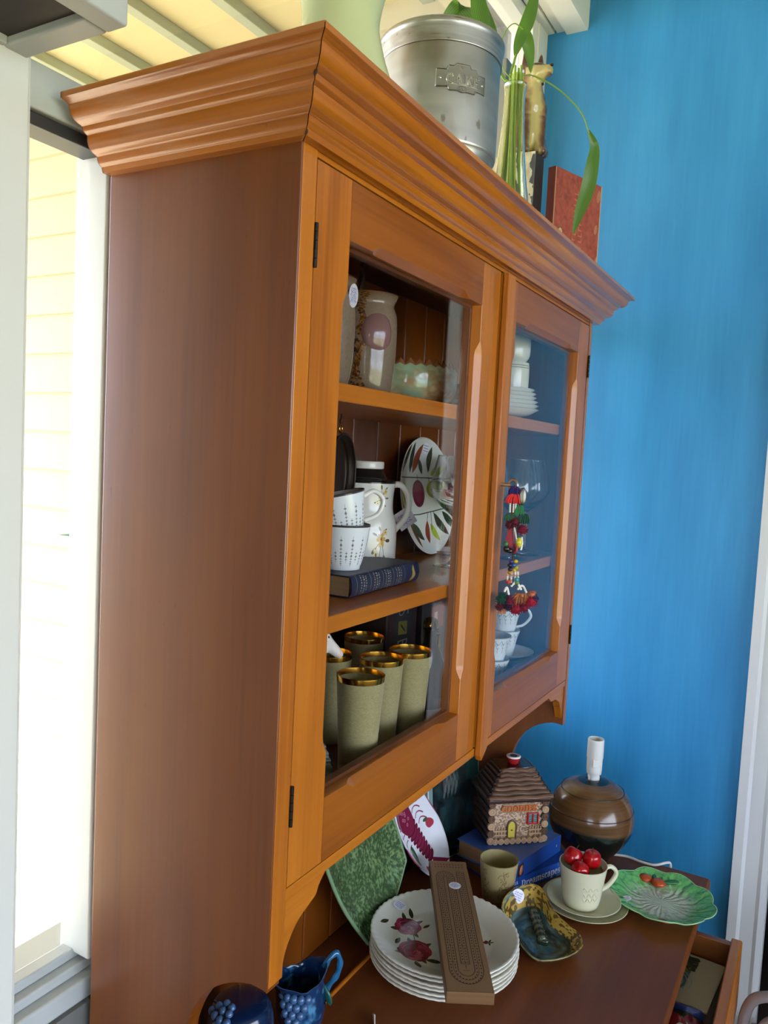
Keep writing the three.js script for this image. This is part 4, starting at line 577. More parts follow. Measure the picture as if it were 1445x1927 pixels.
// cup of apples on two saucers
{
  const wv = makeTex(128, 128, (u, v) => 0.5 + 0.5 * Math.sin(u * 128 * 0.8) * Math.sin(v * 128 * 0.8), false);
  const cream = glaze(0xd3cfb0), dishG = (R, h) => [lathe([[0, 0.0025], [R * 0.45, 0.0025], [R * 0.47, 0], [R * 0.52, 0], ...smoothPts([[R * 0.55, 0.003], [R * 0.8, h * 0.5], [R, h]], 14)], 72), lathe([[R, h], [R - 0.001, h + 0.0012], ...smoothPts([[R - 0.003, h], [R * 0.78, h * 0.5 + 0.002], [R * 0.5, 0.0058], [0, 0.0055]], 14)], 72)];
  const a = thing('cream_saucer', 'lower and larger cream saucer under the cup of red apples', 'saucer', [0.923, Y0, 0.109], 0); part('saucer', dishG(0.0865, 0.015), glaze(0xcfc9a6, { bumpMap: wv, bumpScale: 0.0003 }), a);
  const b = thing('cream_saucer', 'upper cream saucer directly under the cup of red apples', 'saucer', [0.915, Y0 + 0.009, 0.108], 0); part('saucer', dishG(0.0745, 0.0155), cream, b);
  const c = thing('cream_cup', 'cream embossed cup filled with three small red apples, its handle to the right', 'cup', [0.9, Y0 + 0.017, 0.107], 0); const h = 0.084;
  part('bowl', shell([[0, 0.003], [0.028, 0.003], [0.03, 0], ...smoothPts([[0.034, 0.002], [0.0375, 0.014], [0.041, 0.04], [0.0475, h]], 30)], smoothPts([[0.0458, h], [0.039, 0.04], [0.033, 0.01], [0, 0.006]], 18)), cream, c);
  part('rim', T(new THREE.TorusGeometry(0.0466, 0.0011, 8, 64), 0, h, 0, Math.PI / 2), cream, c);
  part('handle', T(taper([[0, 0.068, 0.042], [0, 0.072, 0.062], [0, 0.058, 0.075], [0, 0.034, 0.06], [0, 0.022, 0.037]], () => [0.0045, 0.0055], 44, 12, V3(1, 0, 0)), 0, 0, 0, 0, 0.75, 0), cream, c);
  const sw = []; for (const [q, ph] of [[0.05, 0], [0.038, 1.2], [0.028, 2.2]]) { const pts = []; for (let i = 0; i <= 20; i++) { const an = -1.25 + (i / 20) * 0.8, y = q + Math.sin(i * 0.9 + ph) * 0.004, r = 0.0375 + (y - 0.01) * 0.125; pts.push([Math.sin(an) * r, y, Math.cos(an) * r]); } sw.push(tube(pts, 0.0012, false, 40, 6)); } part('embossed_scroll', sw, cream, c);
  const ap = makeTex(128, 64, (u, v) => { const n = fbm(u * 8, v * 4, 90, 3, 8, 4); return mixC(mixC([150, 6, 14], [186, 20, 22], n), [214, 170, 60], clamp((v - 0.86) * 6 + (n - 0.5) * 0.8 * clamp((v - 0.6) * 4))); });
  const am = glaze(0xffffff, { map: ap, roughness: 0.16 });
  const ag = lathe(smoothPts([[0.0, 0.004], [0.006, 0.001], [0.014, 0.006], [0.0185, 0.018], [0.015, 0.032], [0.007, 0.0365], [0.0, 0.0335]], 40), 40); ag.translate(0, -0.018, 0);
  const p = thing('red_apple', 'small shiny red apple at the left of the cream cup', 'apple', [0.902, Y0 + 0.106, 0.084], 0); part('fruit', ag, am, p); part('stalk', tube([[0, 0.014, 0], [0.001, 0.02, 0], [0.003, 0.026, 0.001]], 0.0009), mat(0x3a2a16, 0.8), p); p.rotation.set(0.3, 0, -0.5);
  const p2 = copy(p, [0.913, Y0 + 0.106, 0.12], 0, 'small shiny red apple with a yellow top at the right of the cream cup'); p2.rotation.set(-0.1, 1, 0.25);
  const p3 = copy(p, [0.88, Y0 + 0.094, 0.106], 0, 'small red apple lying low at the front of the cream cup, yellow end showing'); p3.rotation.set(0.9, 0.4, 1.2);
}
// cabbage leaf plate
{
  const R = 0.104, tex = makeTex(512, 512, (u, v) => { const x = u - 0.5, y = v - 0.5, r = Math.hypot(x, y) * 2, a = Math.atan2(y, x), n = fbm(u * 30, v * 30, 70, 3), vein = Math.abs(Math.sin(a * 11 + fbm(u * 6, v * 6, 71, 3) * 5)); let c = mixC([198, 202, 184], [104, 182, 100], sm(clamp((r - 0.42 + (n - 0.5) * 0.3) * 2.6))); c = mixC(c, [176, 206, 150], (1 - clamp(vein * 5)) * 0.45); return mixC(c, [60, 128, 62], clamp((n - 0.6) * 3) * clamp(r)); });
  const bump = makeTex(512, 512, (u, v) => { const x = u - 0.5, y = v - 0.5, a = Math.atan2(y, x), r = Math.hypot(x, y); return 0.5 + 0.3 * Math.sin(a * 22 + fbm(u * 9, v * 9, 71, 3) * 9) * clamp(r * 4) + 0.4 * (fbm(u * 34, v * 34, 72, 3) - 0.5); }, false);
  const lobe = (a) => 1 + 0.022 * Math.cos(a * 9 + 0.6) - 0.03 * Math.pow(Math.abs(Math.sin(a * 4.5 + 0.3)), 14);
  const rows = []; for (const [s, y] of [[0, 0.0], [0.5, 0.0], [0.54, 0.002], [0.8, 0.013], [1, 0.022], [1.0, 0.0245], [0.96, 0.0235], [0.8, 0.0165], [0.6, 0.0065], [0.5, 0.005], [0.3, 0.0055], [0.12, 0.0065], [0, 0.007]]) { const row = []; for (let j = 0; j <= 144; j++) { const a = (j / 144) * Math.PI * 2, k = s > 0.7 ? lobe(a) : 1; row.push([Math.sin(a) * R * s * k, y + (s > 0.9 ? 0.0018 * Math.cos(a * 9) : 0), Math.cos(a) * R * s * k]); } rows.push(row); }
  const p = thing('cabbage_leaf_plate', 'round green cabbage leaf plate with moulded orange tomatoes, at the right end of the worktop', 'plate', [1.018, Y0, 0.243], 0);
  part('plate', grid(rows, (i, j, q) => [0.5 + q[0] / (2 * R), 0.5 + q[2] / (2 * R)]), glaze(0xffffff, { map: tex, bumpMap: bump, bumpScale: 0.004, side: THREE.DoubleSide }), p);
  part('rim', tube([...Array(72)].map((_, j) => { const a = (j / 72) * Math.PI * 2, k = lobe(a); return [Math.sin(a) * R * k, 0.0238 + 0.0018 * Math.cos(a * 9), Math.cos(a) * R * k]; }), 0.0011, true, 220, 6), glaze(0xa8cf96), p);
  const tom = glaze(0xb8481c); for (const [x, z, r, y] of [[0.066, -0.046, 0.0135, 0.015], [0.062, -0.018, 0.0145, 0.0145]]) part('tomato', ball(r, x, y, z, 1, 0.55, 1.05, 20, 12), tom, p, 'orange moulded tomato');
  part('tomato', ball(0.011, -0.084, 0.0155, 0.02, 0.5, 0.3, 1.1, 16, 10), glaze(0x8c3a22), p, 'small rust red moulded tomato');
  const lf = (x, z, a, l) => { const g = T(new THREE.SphereGeometry(1, 14, 8), x, 0.0155, z, 0, a, 0, [l, 0.004, l * 0.36]); return g; }; for (const q of [[0.086, -0.05, 0.9, 0.018], [0.08, 0.008, 2.2, 0.02], [0.08, -0.03, 0.2, 0.014]]) part('leaf', lf(...q), glaze(0x2c6a3a), p);
  part('price_sticker', T(sticker(0.008), -0.045, 0.0165, -0.062, -0.3, 0.4, 0.25, [1, 1, 1.3]), stickerMat, p);
}
// lamp base
{
  const tex = makeTex(256, 512, (u, v) => { const n = fbm(u * 6, v * 90, 80, 3, 6, 90), m = fbm(u * 4, v * 8, 81, 3, 4, 8); const e = (m - 0.5) * 0.1; const brown = sm(clamp((v + e - 0.44) * 22)) * (1 - sm(clamp((v + e - 0.86) * 14))); let c = mixC([20, 24, 22], [96, 66, 40], brown); if (v > 0.86) c = mixC([28, 40, 42], [16, 18, 20], clamp(n)); return mixC(c, c.map((q) => q * 1.35), (n - 0.4) * 0.9); });
  const l = thing('table_lamp', 'round brown and black glazed pottery lamp base with a white bulb socket, shadeless', 'lamp', [1.147, Y0, 0.056], 0);
  part('body', lathe(smoothPts([[0, 0.001], [0.044, 0.001], [0.05, 0.006], [0.071, 0.03], [0.091, 0.062], [0.0965, 0.092], [0.092, 0.12], [0.076, 0.15], [0.05, 0.17], [0.027, 0.178], [0.016, 0.18]], 80), 72), glaze(0xffffff, { map: tex, roughness: 0.16 }), l);
  for (const y of [0.116, 0.156]) { const r = y < 0.13 ? 0.0933 : 0.0708; part('throwing_ring', T(new THREE.TorusGeometry(r, 0.0014, 8, 72), 0, y, 0, Math.PI / 2), glaze(0x4a3524), l); }
  const so = part('socket', lathe([[0.012, 0.177], [0.012, 0.192], [0.0165, 0.193], [0.0175, 0.205], [0.0175, 0.228], [0.0185, 0.23], [0.0185, 0.272], [0.0178, 0.274], [0.0158, 0.274], [0.0155, 0.24], [0, 0.238]], 40), mat(0xdcdad6, 0.35), l); part('switch', box(0.012, 0.018, 0.008, 0, 0.222, 0.017, 0.001).rotateY(-1.2), mat(0xe8e6e2, 0.35), so); part('neck_clip', box(0.014, 0.012, 0.026, 0, 0.183, 0, 0.002).rotateY(0.4), so.material, so);
  part('flex', tube([[1.17, 0.8845, 0.11], [1.178, 0.8845, 0.14], [1.172, 0.8845, 0.17], [1.176, 0.8845, 0.2], [1.194, 0.8885, 0.222], [1.2055, 0.884, 0.228], [1.2065, 0.86, 0.23], [1.207, 0.8, 0.23]].map(([x, y, z]) => [x - 1.147, y - Y0, z - 0.056]), 0.003, false, 60, 8), mat(0xd9d8d4, 0.4), l, 'white flex');
}
// books and cookie jar
{
  const bookGeo = (L, d, t) => ({ boards: [bx(0, L, 0, 0.0025, -d, 0, 0.001), bx(0, L, t - 0.0025, t, -d, 0, 0.001)], pages: bx(0.004, L - 0.004, 0.0025, t - 0.0025, -d + 0.004, -0.002, 0) });
  const pages = mat(0xffffff, 0.85, { map: makeTex(32, 256, (u, v) => { const n = hash((v * 256) | 0, 4, 2); return [128 + n * 40, 96 + n * 34, 66 + n * 26]; }) });
  const sp1 = canvasTex(1024, 140, (g, w, h) => { g.fillStyle = '#1f4aa0'; g.fillRect(0, 0, w, h); g.fillStyle = '#5a3f33'; g.beginPath(); g.ellipse(560, 70, 10, 10, 0, 0, 7); g.fill(); g.fillStyle = '#dfe6f2'; g.font = 'bold 46px serif'; g.textAlign = 'right'; g.fillText('RA', 140, 60); g.fillText('ILY', 140, 112); g.textAlign = 'left'; g.font = 'bold 92px serif'; g.fillText('Dreamscapes', 190, 106); g.fillStyle = '#7ea0c8'; for (let i = 0; i < 60; i++) { g.globalAlpha = 0.35; g.beginPath(); g.arc(760 + rnd() * 240, rnd() * 140, 6 + rnd() * 16, 0, 7); g.fill(); } });
  const cov1 = canvasTex(512, 400, (g, w, h) => { g.fillStyle = '#1c3a86'; g.fillRect(0, 0, w, h); g.fillStyle = '#e8ecf4'; g.save(); g.translate(26, 40); g.rotate(Math.PI / 2); g.font = 'bold 60px serif'; g.fillText('ADA', 60, 0); g.restore(); g.fillStyle = '#c9a64a'; g.fillRect(20, 20, 14, 30); });
  const b1 = thing('dreamscapes_book', 'lower blue book under the house jar, large white title on its spine', 'book', [0.868, Y0, -0.0355], -Math.atan2(0.0624, 0.1385)); const L = 0.2, d = 0.172, t = 0.0315; let q = bookGeo(L, d, t);
  part('cover', q.boards, mat(0x1c3f92, 0.35), b1); part('pages', q.pages, pages, b1);
  { const g = new THREE.PlaneGeometry(L, t); g.translate(L / 2, t / 2, 0.0008); part('spine', [g], mat(0xffffff, 0.35, { map: sp1 }), b1); const c = new THREE.PlaneGeometry(L, d); c.rotateX(-Math.PI / 2); c.translate(L / 2, t + 0.0003, -d / 2); part('cover_print', c, mat(0xffffff, 0.35, { map: cov1 }), b1); part('hinge_cover', bx(0, L, 0, t, -0.0015, 0.0004, 0.0005), mat(0x1c3f92, 0.35), b1); }
  const sp2 = canvasTex(1024, 180, (g, w, h) => { g.fillStyle = '#1e4796'; g.fillRect(0, 0, w, h); g.fillStyle = '#3b2019'; g.fillRect(40, 24, 120, 130); g.fillStyle = '#b06a4c'; g.beginPath(); g.ellipse(112, 96, 34, 52, 0.3, 0, 7); g.fill(); g.fillStyle = '#d59a78'; g.beginPath(); g.ellipse(100, 84, 14, 30, 0.4, 0, 7); g.fill(); g.fillStyle = '#162a66'; g.fillRect(900, 60, 44, 60); g.fillStyle = '#9fb4dc'; g.fillRect(912, 74, 20, 34); });
  const b2 = thing('blue_hardback_book', 'upper blue hardback book directly under the house jar, small portrait at its spine end', 'book', [0.872, Y0 + 0.0325, -0.0245], -0.205); q = bookGeo(0.188, 0.15, 0.0375);
  part('cover', [...q.boards, bx(0, 0.188, 0, 0.0375, -0.0015, 0.0012, 0.001)], mat(0x3a5596, 0.4), b2); part('pages', q.pages, pages, b2); { const g = new THREE.PlaneGeometry(0.187, 0.036); g.translate(0.094, 0.0188, 0.0018); part('spine', g, mat(0xffffff, 0.35, { map: sp2 }), b2); }

  // the house: local x along the front, z out of the front
  const w = 0.139, dp = 0.096, H = 0.098, j = thing('house_cookie_jar', 'brown glazed log cabin cookie jar with a red chimney knob, on the blue books', 'jar', [0.9565 + 0.0355, Y0 + 0.0705, -0.053 - 0.0324], Math.atan2(-0.738, 0.674) + Math.PI / 2 * 0);
  j.rotation.y = -Math.atan2(0.738, 0.674);
  const stip = makeTex(128, 128, (u, v) => (fbm(u * 40, v * 40, 51, 2, 40, 40) > 0.52 ? 1 : 0.2), false), stipC = makeTex(128, 128, (u, v) => mixC([122, 92, 72], [188, 158, 132], fbm(u * 40, v * 40, 51, 2, 40, 40) > 0.48 ? 1 : 0.3));
  const tan = glaze(0xffffff, { map: stipC, bumpMap: stip, bumpScale: 0.001 }), logC = glaze(0x5e4232), logD = glaze(0x3a2620), logEnd = glaze(0xb08e70), dk = glaze(0x2c1d18);
  part('walls', box(w - 0.012, H, dp - 0.012, 0, H / 2, 0, 0.003), tan, j);
  for (let i = 0; i < 6; i++) for (const s of [-1, 1]) { part('side_log', T(new THREE.CylinderGeometry(0.0085, 0.0085, dp - 0.004, 14), s * (w / 2 - 0.0075), 0.009 + i * 0.0162, -0.001, Math.PI / 2), logD, j); part('log_end', [T(new THREE.CylinderGeometry(0.0078, 0.0082, 0.006, 16), s * (w / 2 - 0.0075), 0.009 + i * 0.0162, dp / 2 - 0.0015, Math.PI / 2), T(new THREE.TorusGeometry(0.004, 0.001, 6, 14), s * (w / 2 - 0.0075), 0.009 + i * 0.0162, dp / 2 + 0.0016)], i % 2 ? logC : logEnd, j); }
  for (let i = 0; i < 9; i++) part('stone', [T(new THREE.CylinderGeometry(0.0068, 0.0074, 0.007, 16), -w / 2 + 0.018 + i * 0.0132, 0.0075, dp / 2 - 0.0005, Math.PI / 2), T(new THREE.TorusGeometry(0.0032, 0.0009, 6, 14), -w / 2 + 0.018 + i * 0.0132, 0.0075, dp / 2 + 0.0034)], logEnd, j);
  for (const s of [-1, 1]) { const cx = s > 0 ? 0.043 : -0.042; part('fence', [0, 1, 2, 3, 4].flatMap((i) => [box(0.0035, 0.021, 0.004, cx - 0.013 + i * 0.0062, 0.025 + (i % 2) * 0.002, dp / 2 - 0.004, 0.001)]).concat([0.02, 0.029].map((y) => box(0.034, 0.0035, 0.004, cx, y, dp / 2 - 0.0025, 0.001))), logEnd, j); }
  const dr = part('door', ext([[-0.0085, 0], [0.0085, 0], [0.0085, 0.026], [0.0075, 0.031], [0.005, 0.0345], [0, 0.036], [-0.005, 0.0345], [-0.0075, 0.031], [-0.0085, 0.026]], 0.003, 0.0008).translate(-0.013, 0.013, dp / 2 - 0.0065), glaze(0xc4b24a), j, 'yellow arched door');
  part('frame', tube([[-0.0225, 0.013, dp / 2 - 0.0035], [-0.0225, 0.04, dp / 2 - 0.0035], [-0.02, 0.047, dp / 2 - 0.0035], [-0.013, 0.051, dp / 2 - 0.0035], [-0.006, 0.047, dp / 2 - 0.0035], [-0.0035, 0.04, dp / 2 - 0.0035], [-0.0035, 0.013, dp / 2 - 0.0035]], 0.0022), logC, dr); part('latch', ball(0.0016, -0.013, 0.03, dp / 2 - 0.0025, 1.6, 0.7, 1), dk, dr);
  const wi = part('window', bx(0.024, 0.046, 0.043, 0.064, dp / 2 - 0.0075, dp / 2 - 0.0035, 0.001), glaze(0x5f8a86), j); part('frame', [bx(0.0215, 0.0255, 0.041, 0.066, dp / 2 - 0.007, dp / 2 - 0.0015, 0.001), bx(0.0445, 0.0485, 0.041, 0.066, dp / 2 - 0.007, dp / 2 - 0.0015, 0.001), bx(0.033, 0.037, 0.041, 0.066, dp / 2 - 0.007, dp / 2 - 0.0018, 0.001), bx(0.0215, 0.0485, 0.041, 0.0445, dp / 2 - 0.007, dp / 2 - 0.0015, 0.001), bx(0.0215, 0.0485, 0.0635, 0.0665, dp / 2 - 0.007, dp / 2 - 0.0015, 0.001)], glaze(0xa81c24), wi); part('lattice', [0, 1, 2, 3].map((i) => bx(0.025, 0.045, 0.047 + i * 0.004, 0.0475 + i * 0.004, dp / 2 - 0.004, dp / 2 - 0.0025, 0)), dk, wi);
  const sg = part('sign_board', bx(-0.036, 0.039, 0.069, 0.0875, dp / 2 - 0.007, dp / 2 - 0.0035, 0.0015), glaze(0x94765e), j); part('lettering', text3('GOODIES', 0.0125, 0.0018).translate(0.0015, 0.0782, dp / 2 - 0.0035), glaze(0xc0622c), sg);
  part('eave', [box(w + 0.008, 0.011, dp + 0.008, 0, H - 0.001, 0, 0.004)], logD, j);
  const eY = H + 0.004, tY = H + 0.064, bw = (w + 0.018) / 2, bd = (dp + 0.018) / 2, tw = 0.036, td = 0.028;
  const rf = part('roof', (() => { const q8 = (y) => lerp(0, 1, y); const rows = [0, 0.35, 0.7, 1].map((s) => { const e = Math.pow(s, 0.8), X = lerp(bw, tw, e), Z = lerp(bd, td, e), y = lerp(eY, tY, s); return [[-X, y, Z], [X, y, Z], [X, y, Z], [X, y, -Z], [X, y, -Z], [-X, y, -Z], [-X, y, -Z], [-X, y, Z]]; }); rows.unshift([[0, eY, 0], [0, eY, 0], [0, eY, 0], [0, eY, 0], [0, eY, 0], [0, eY, 0], [0, eY, 0], [0, eY, 0]]); rows.push(rows[4].map(() => [0, tY, 0])); const g = toCreasedNormals(grid(rows), 0.3); return g; })(), glaze(0x33221c, { side: THREE.DoubleSide }), j);
  for (let i = 0; i < 7; i++) { const s = (i + 0.45) / 7, e = Math.pow(s, 0.8), X = lerp(bw, tw, e), Z = lerp(bd, td, e), y = lerp(eY, tY, s); const wav = (ph) => [...Array(9)].map((_, k) => { const u = k / 8; return [lerp(-X, X, u), y + Math.sin(k * 1.9 + ph + i) * 0.0012, Z + 0.0005]; }); part('roof_log', taper(wav(0), (t) => [0.0052, 0.0048], 28, 9, V3(0, 1, 0)), i % 2 ? logC : glaze(0x6e4e3c), rf); part('roof_log', taper([[-X, y, Z], [-X, y + 0.0008, 0], [-X, y, -Z]], () => [0.005, 0.0046], 16, 9, V3(0, 1, 0)), logD, rf); part('roof_log', taper([[X, y, Z], [X, y + 0.0008, 0], [X, y, -Z]], () => [0.005, 0.0046], 16, 9, V3(0, 1, 0)), logD, rf); }
  const ch = part('chimney_knob', lathe([[0, tY - 0.002], [0.01, tY - 0.002], [0.013, tY + 0.006], [0.0155, tY + 0.012], [0.0155, tY + 0.014]], 32), glaze(0xa8222a), j, 'red chimney knob with a white rim'); part('rim', [lathe([[0.0155, tY + 0.014], [0.0162, tY + 0.0165], [0.013, tY + 0.018], [0.011, tY + 0.0165], [0, tY + 0.015]], 32)], whiteGlaze, ch); part('lid_hollow', T(new THREE.CylinderGeometry(0.0085, 0.0085, 0.002, 24), 0, tY + 0.016, 0), glaze(0x4a5570), ch);
}
// pieces leaning at the back
{
  const gt = makeTex(256, 256, (u, v) => { const n = fbm(u * 60, v * 60, 33, 3, 60, 60), m = fbm(u * 5, v * 5, 34, 3, 5, 5); return mixC([58, 78, 48], mixC([96, 124, 78], [126, 150, 100], m), clamp((n - 0.38) * 3 + (m - 0.5))); });
  const g = thing('green_square_platter', 'speckled green square pottery platter leaning on its corner behind the rose plates', 'platter', [0.53, Y0, -0.178], 0);
  const N = 24, half = 0.145, rows = [], rowsB = []; const sq = (u, v) => { const k = Math.max(Math.abs(u), Math.abs(v)), r = Math.hypot(u, v) || 1; const f2 = lerp(1, k / r * 1.08, 0.45); return [u * f2, v * f2, k]; };
  for (let i = 0; i <= N; i++) { const a = [], b = []; for (let q = 0; q <= N; q++) { const [x, y, k] = sq((i / N) * 2 - 1, (q / N) * 2 - 1); const lift = 0.013 * sm(clamp((k - 0.72) / 0.28)); a.push([x * 0.1, y * half, lift + 0.006]); b.push([x * 0.1, y * half, lift]); } rows.push(a); rowsB.push(b); }
  const gm = glaze(0xffffff, { map: gt, bumpMap: gt, bumpScale: 0.0006, side: THREE.DoubleSide, roughness: 0.2 });
  const place = (q) => { q = q.clone(); q.translate(0.1 * 0.96, half * 0.96, 0); q.rotateZ(0.5); q.rotateX(-0.15); return q; };
  const edge = []; for (let s = 0; s < 4; s++) for (let i = 0; i < N; i++) { const t = (i / N) * 2 - 1, [x, y] = sq(...[[t, -1], [1, t], [-t, 1], [-1, -t]][s]); edge.push(V3(x * 0.1, y * half, 0.016)); }
  part('platter', place(grid(rows)), gm, g); part('underside', place(grid(rowsB)), gm, g); part('rim', place(tube(edge, 0.0036, true, 160, 8)), glaze(0x74906a), g);
  g.position.set(0.54, Y0 + 0.0045, -0.194);
  // crayfish dish
  const lob = canvasTex(256, 512, (c, w, h) => {
    c.fillStyle = '#e0dfe4'; c.fillRect(0, 0, w, h); c.strokeStyle = '#9c4a5c'; c.lineWidth = 9; c.strokeRect(0, 0, w, h);
    c.fillStyle = '#7d2340'; const seg = (y, rx, ry) => { c.beginPath(); c.ellipse(118, y, rx, ry, 0, 0, 7); c.fill(); };
    c.beginPath(); c.moveTo(64, 40); c.bezierCurveTo(44, 110, 62, 190, 82, 224); c.lineTo(156, 224); c.bezierCurveTo(176, 180, 180, 90, 150, 30); c.lineTo(126, 70); c.lineTo(112, 20); c.lineTo(100, 70); c.fill(); for (let i = 0; i < 8; i++) seg(228 + i * 26, 44 - i * 2, 17); c.beginPath(); c.moveTo(118, 420); c.lineTo(66, 500); c.lineTo(118, 486); c.lineTo(170, 500); c.fill();
    c.strokeStyle = '#4d1228'; c.lineWidth = 4; for (let i = 0; i < 8; i++) { c.beginPath(); c.arc(118, 208 + i * 26, 42 - i * 1.6, 0.3, 2.8); c.stroke(); } c.strokeStyle = '#b86a80'; for (let i = 0; i < 14; i++) { c.beginPath(); c.arc(100 + rnd() * 36, 80 + rnd() * 120, 5, 0, 7); c.stroke(); }
    c.strokeStyle = '#8a3450'; c.lineWidth = 5; for (const s of [-1, 1]) for (let i = 0; i < 5; i++) { c.beginPath(); c.moveTo(118 + s * 50, 130 + i * 34); c.quadraticCurveTo(118 + s * 84, 100 + i * 36, 118 + s * 100, 150 + i * 36); c.stroke(); } c.lineWidth = 8; c.beginPath(); c.moveTo(100, 40); c.quadraticCurveTo(40, 60, 30, 180); c.stroke();
    c.fillStyle = '#c9c23a'; c.beginPath(); c.moveTo(190, 40); c.lineTo(222, 90); c.lineTo(220, 170); c.lineTo(188, 130); c.fill(); c.fillStyle = '#2f5a3a'; c.beginPath(); c.ellipse(44, 300, 16, 44, 0.3, 0, 7); c.fill(); c.fillStyle = '#a83c4a'; c.beginPath(); c.ellipse(212, 320, 18, 24, 0, 0, 7); c.fill(); c.fillStyle = '#3a5a34'; c.beginPath(); c.ellipse(206, 292, 14, 8, 0.5, 0, 7); c.fill(); c.fillStyle = '#a83c4a'; c.beginPath(); c.ellipse(40, 420, 20, 34, 0.4, 0, 7); c.fill();
  });
  const cd = thing('crayfish_dish', 'long white oval dish painted with a crimson crayfish, leaning between the platter and the picture', 'dish', [0.858, Y0, -0.205], 0);
  const rr = [], hl = 0.152, hw = 0.062, place2 = (q) => { q.translate(0, hl, 0); q.rotateZ(0.69); q.rotateX(-0.16); return q; };
  for (const [s, z] of [[0, 0.0], [0.5, 0], [0.72, 0.004], [0.92, 0.016], [1, 0.02], [1, 0.024], [0.93, 0.0215], [0.74, 0.009], [0.5, 0.005], [0, 0.005]]) { const row = []; for (let i = 0; i <= 72; i++) { const a = (i / 72) * Math.PI * 2; row.push([Math.sin(a) * hw * s, -Math.cos(a) * hl * s, z]); } rr.push(row); }
  part('dish', place2(grid(rr, (i, jj, p) => [0.5 + p[0] / (2 * hw), 0.5 + p[1] / (2 * hl)])), glaze(0xffffff, { map: lob, side: THREE.DoubleSide }), cd); cd.position.set(0.875, Y0 + 0.0085, -0.2);
  // picture
  const art = canvasTex(512, 512, (c, w, h) => { c.fillStyle = '#0f1a1d'; c.fillRect(0, 0, w, h); for (let i = 0; i < 240; i++) { c.fillStyle = ['rgba(40,84,88,0.25)', 'rgba(16,20,24,0.4)', 'rgba(96,110,108,0.16)', 'rgba(60,40,30,0.2)'][i % 4]; c.beginPath(); c.ellipse(rnd() * w, rnd() * h, 20 + rnd() * 60, 8 + rnd() * 30, rnd() * 3, 0, 7); c.fill(); } c.fillStyle = 'rgba(46,120,112,0.55)'; c.fillRect(380, 0, 132, 150); c.fillStyle = 'rgba(140,150,146,0.35)'; for (let i = 0; i < 24; i++) { c.beginPath(); c.ellipse(150 + i * 6, 130 + Math.sin(i) * 40, 10, 40, 0.4 * Math.sin(i), 0, 7); c.fill(); } c.fillStyle = '#7d9896'; c.fillRect(0, 40, 36, 200); });
  const pc = thing('dark_picture', 'dark teal abstract picture with white edges leaning at the back behind the house jar', 'picture', [0.874, Y0, -0.226], -0.27);
  part('board', box(0.18, 0.228, 0.012, 0.09, 0.114, 0, 0.001).rotateX(-0.1), mat(0xd8dcd8, 0.5), pc); part('painting', T(new THREE.PlaneGeometry(0.174, 0.222), 0.09, 0.114, 0.0064).rotateX(-0.1), mat(0xffffff, 0.3, { map: art }), pc); pc.position.y = Y0 + 0.001;
  const fr = thing('framed_print', 'edge of a dark framed print standing just left of the teal picture', 'picture', [0.842, Y0, -0.2555], 0); part('frame', [box(0.02, 0.235, 0.008, 0.0, 0.1175, 0, 0.002), box(0.02, 0.235, 0.008, -0.23, 0.1175, 0, 0.002), box(0.25, 0.02, 0.008, -0.115, 0.226, 0, 0.002), box(0.25, 0.02, 0.008, -0.115, 0.01, 0, 0.002)], mat(0x1a1512, 0.4), fr); part('panel', box(0.23, 0.21, 0.004, -0.115, 0.117, -0.002, 0.001), mat(0x2a1f18, 0.5), fr);
}
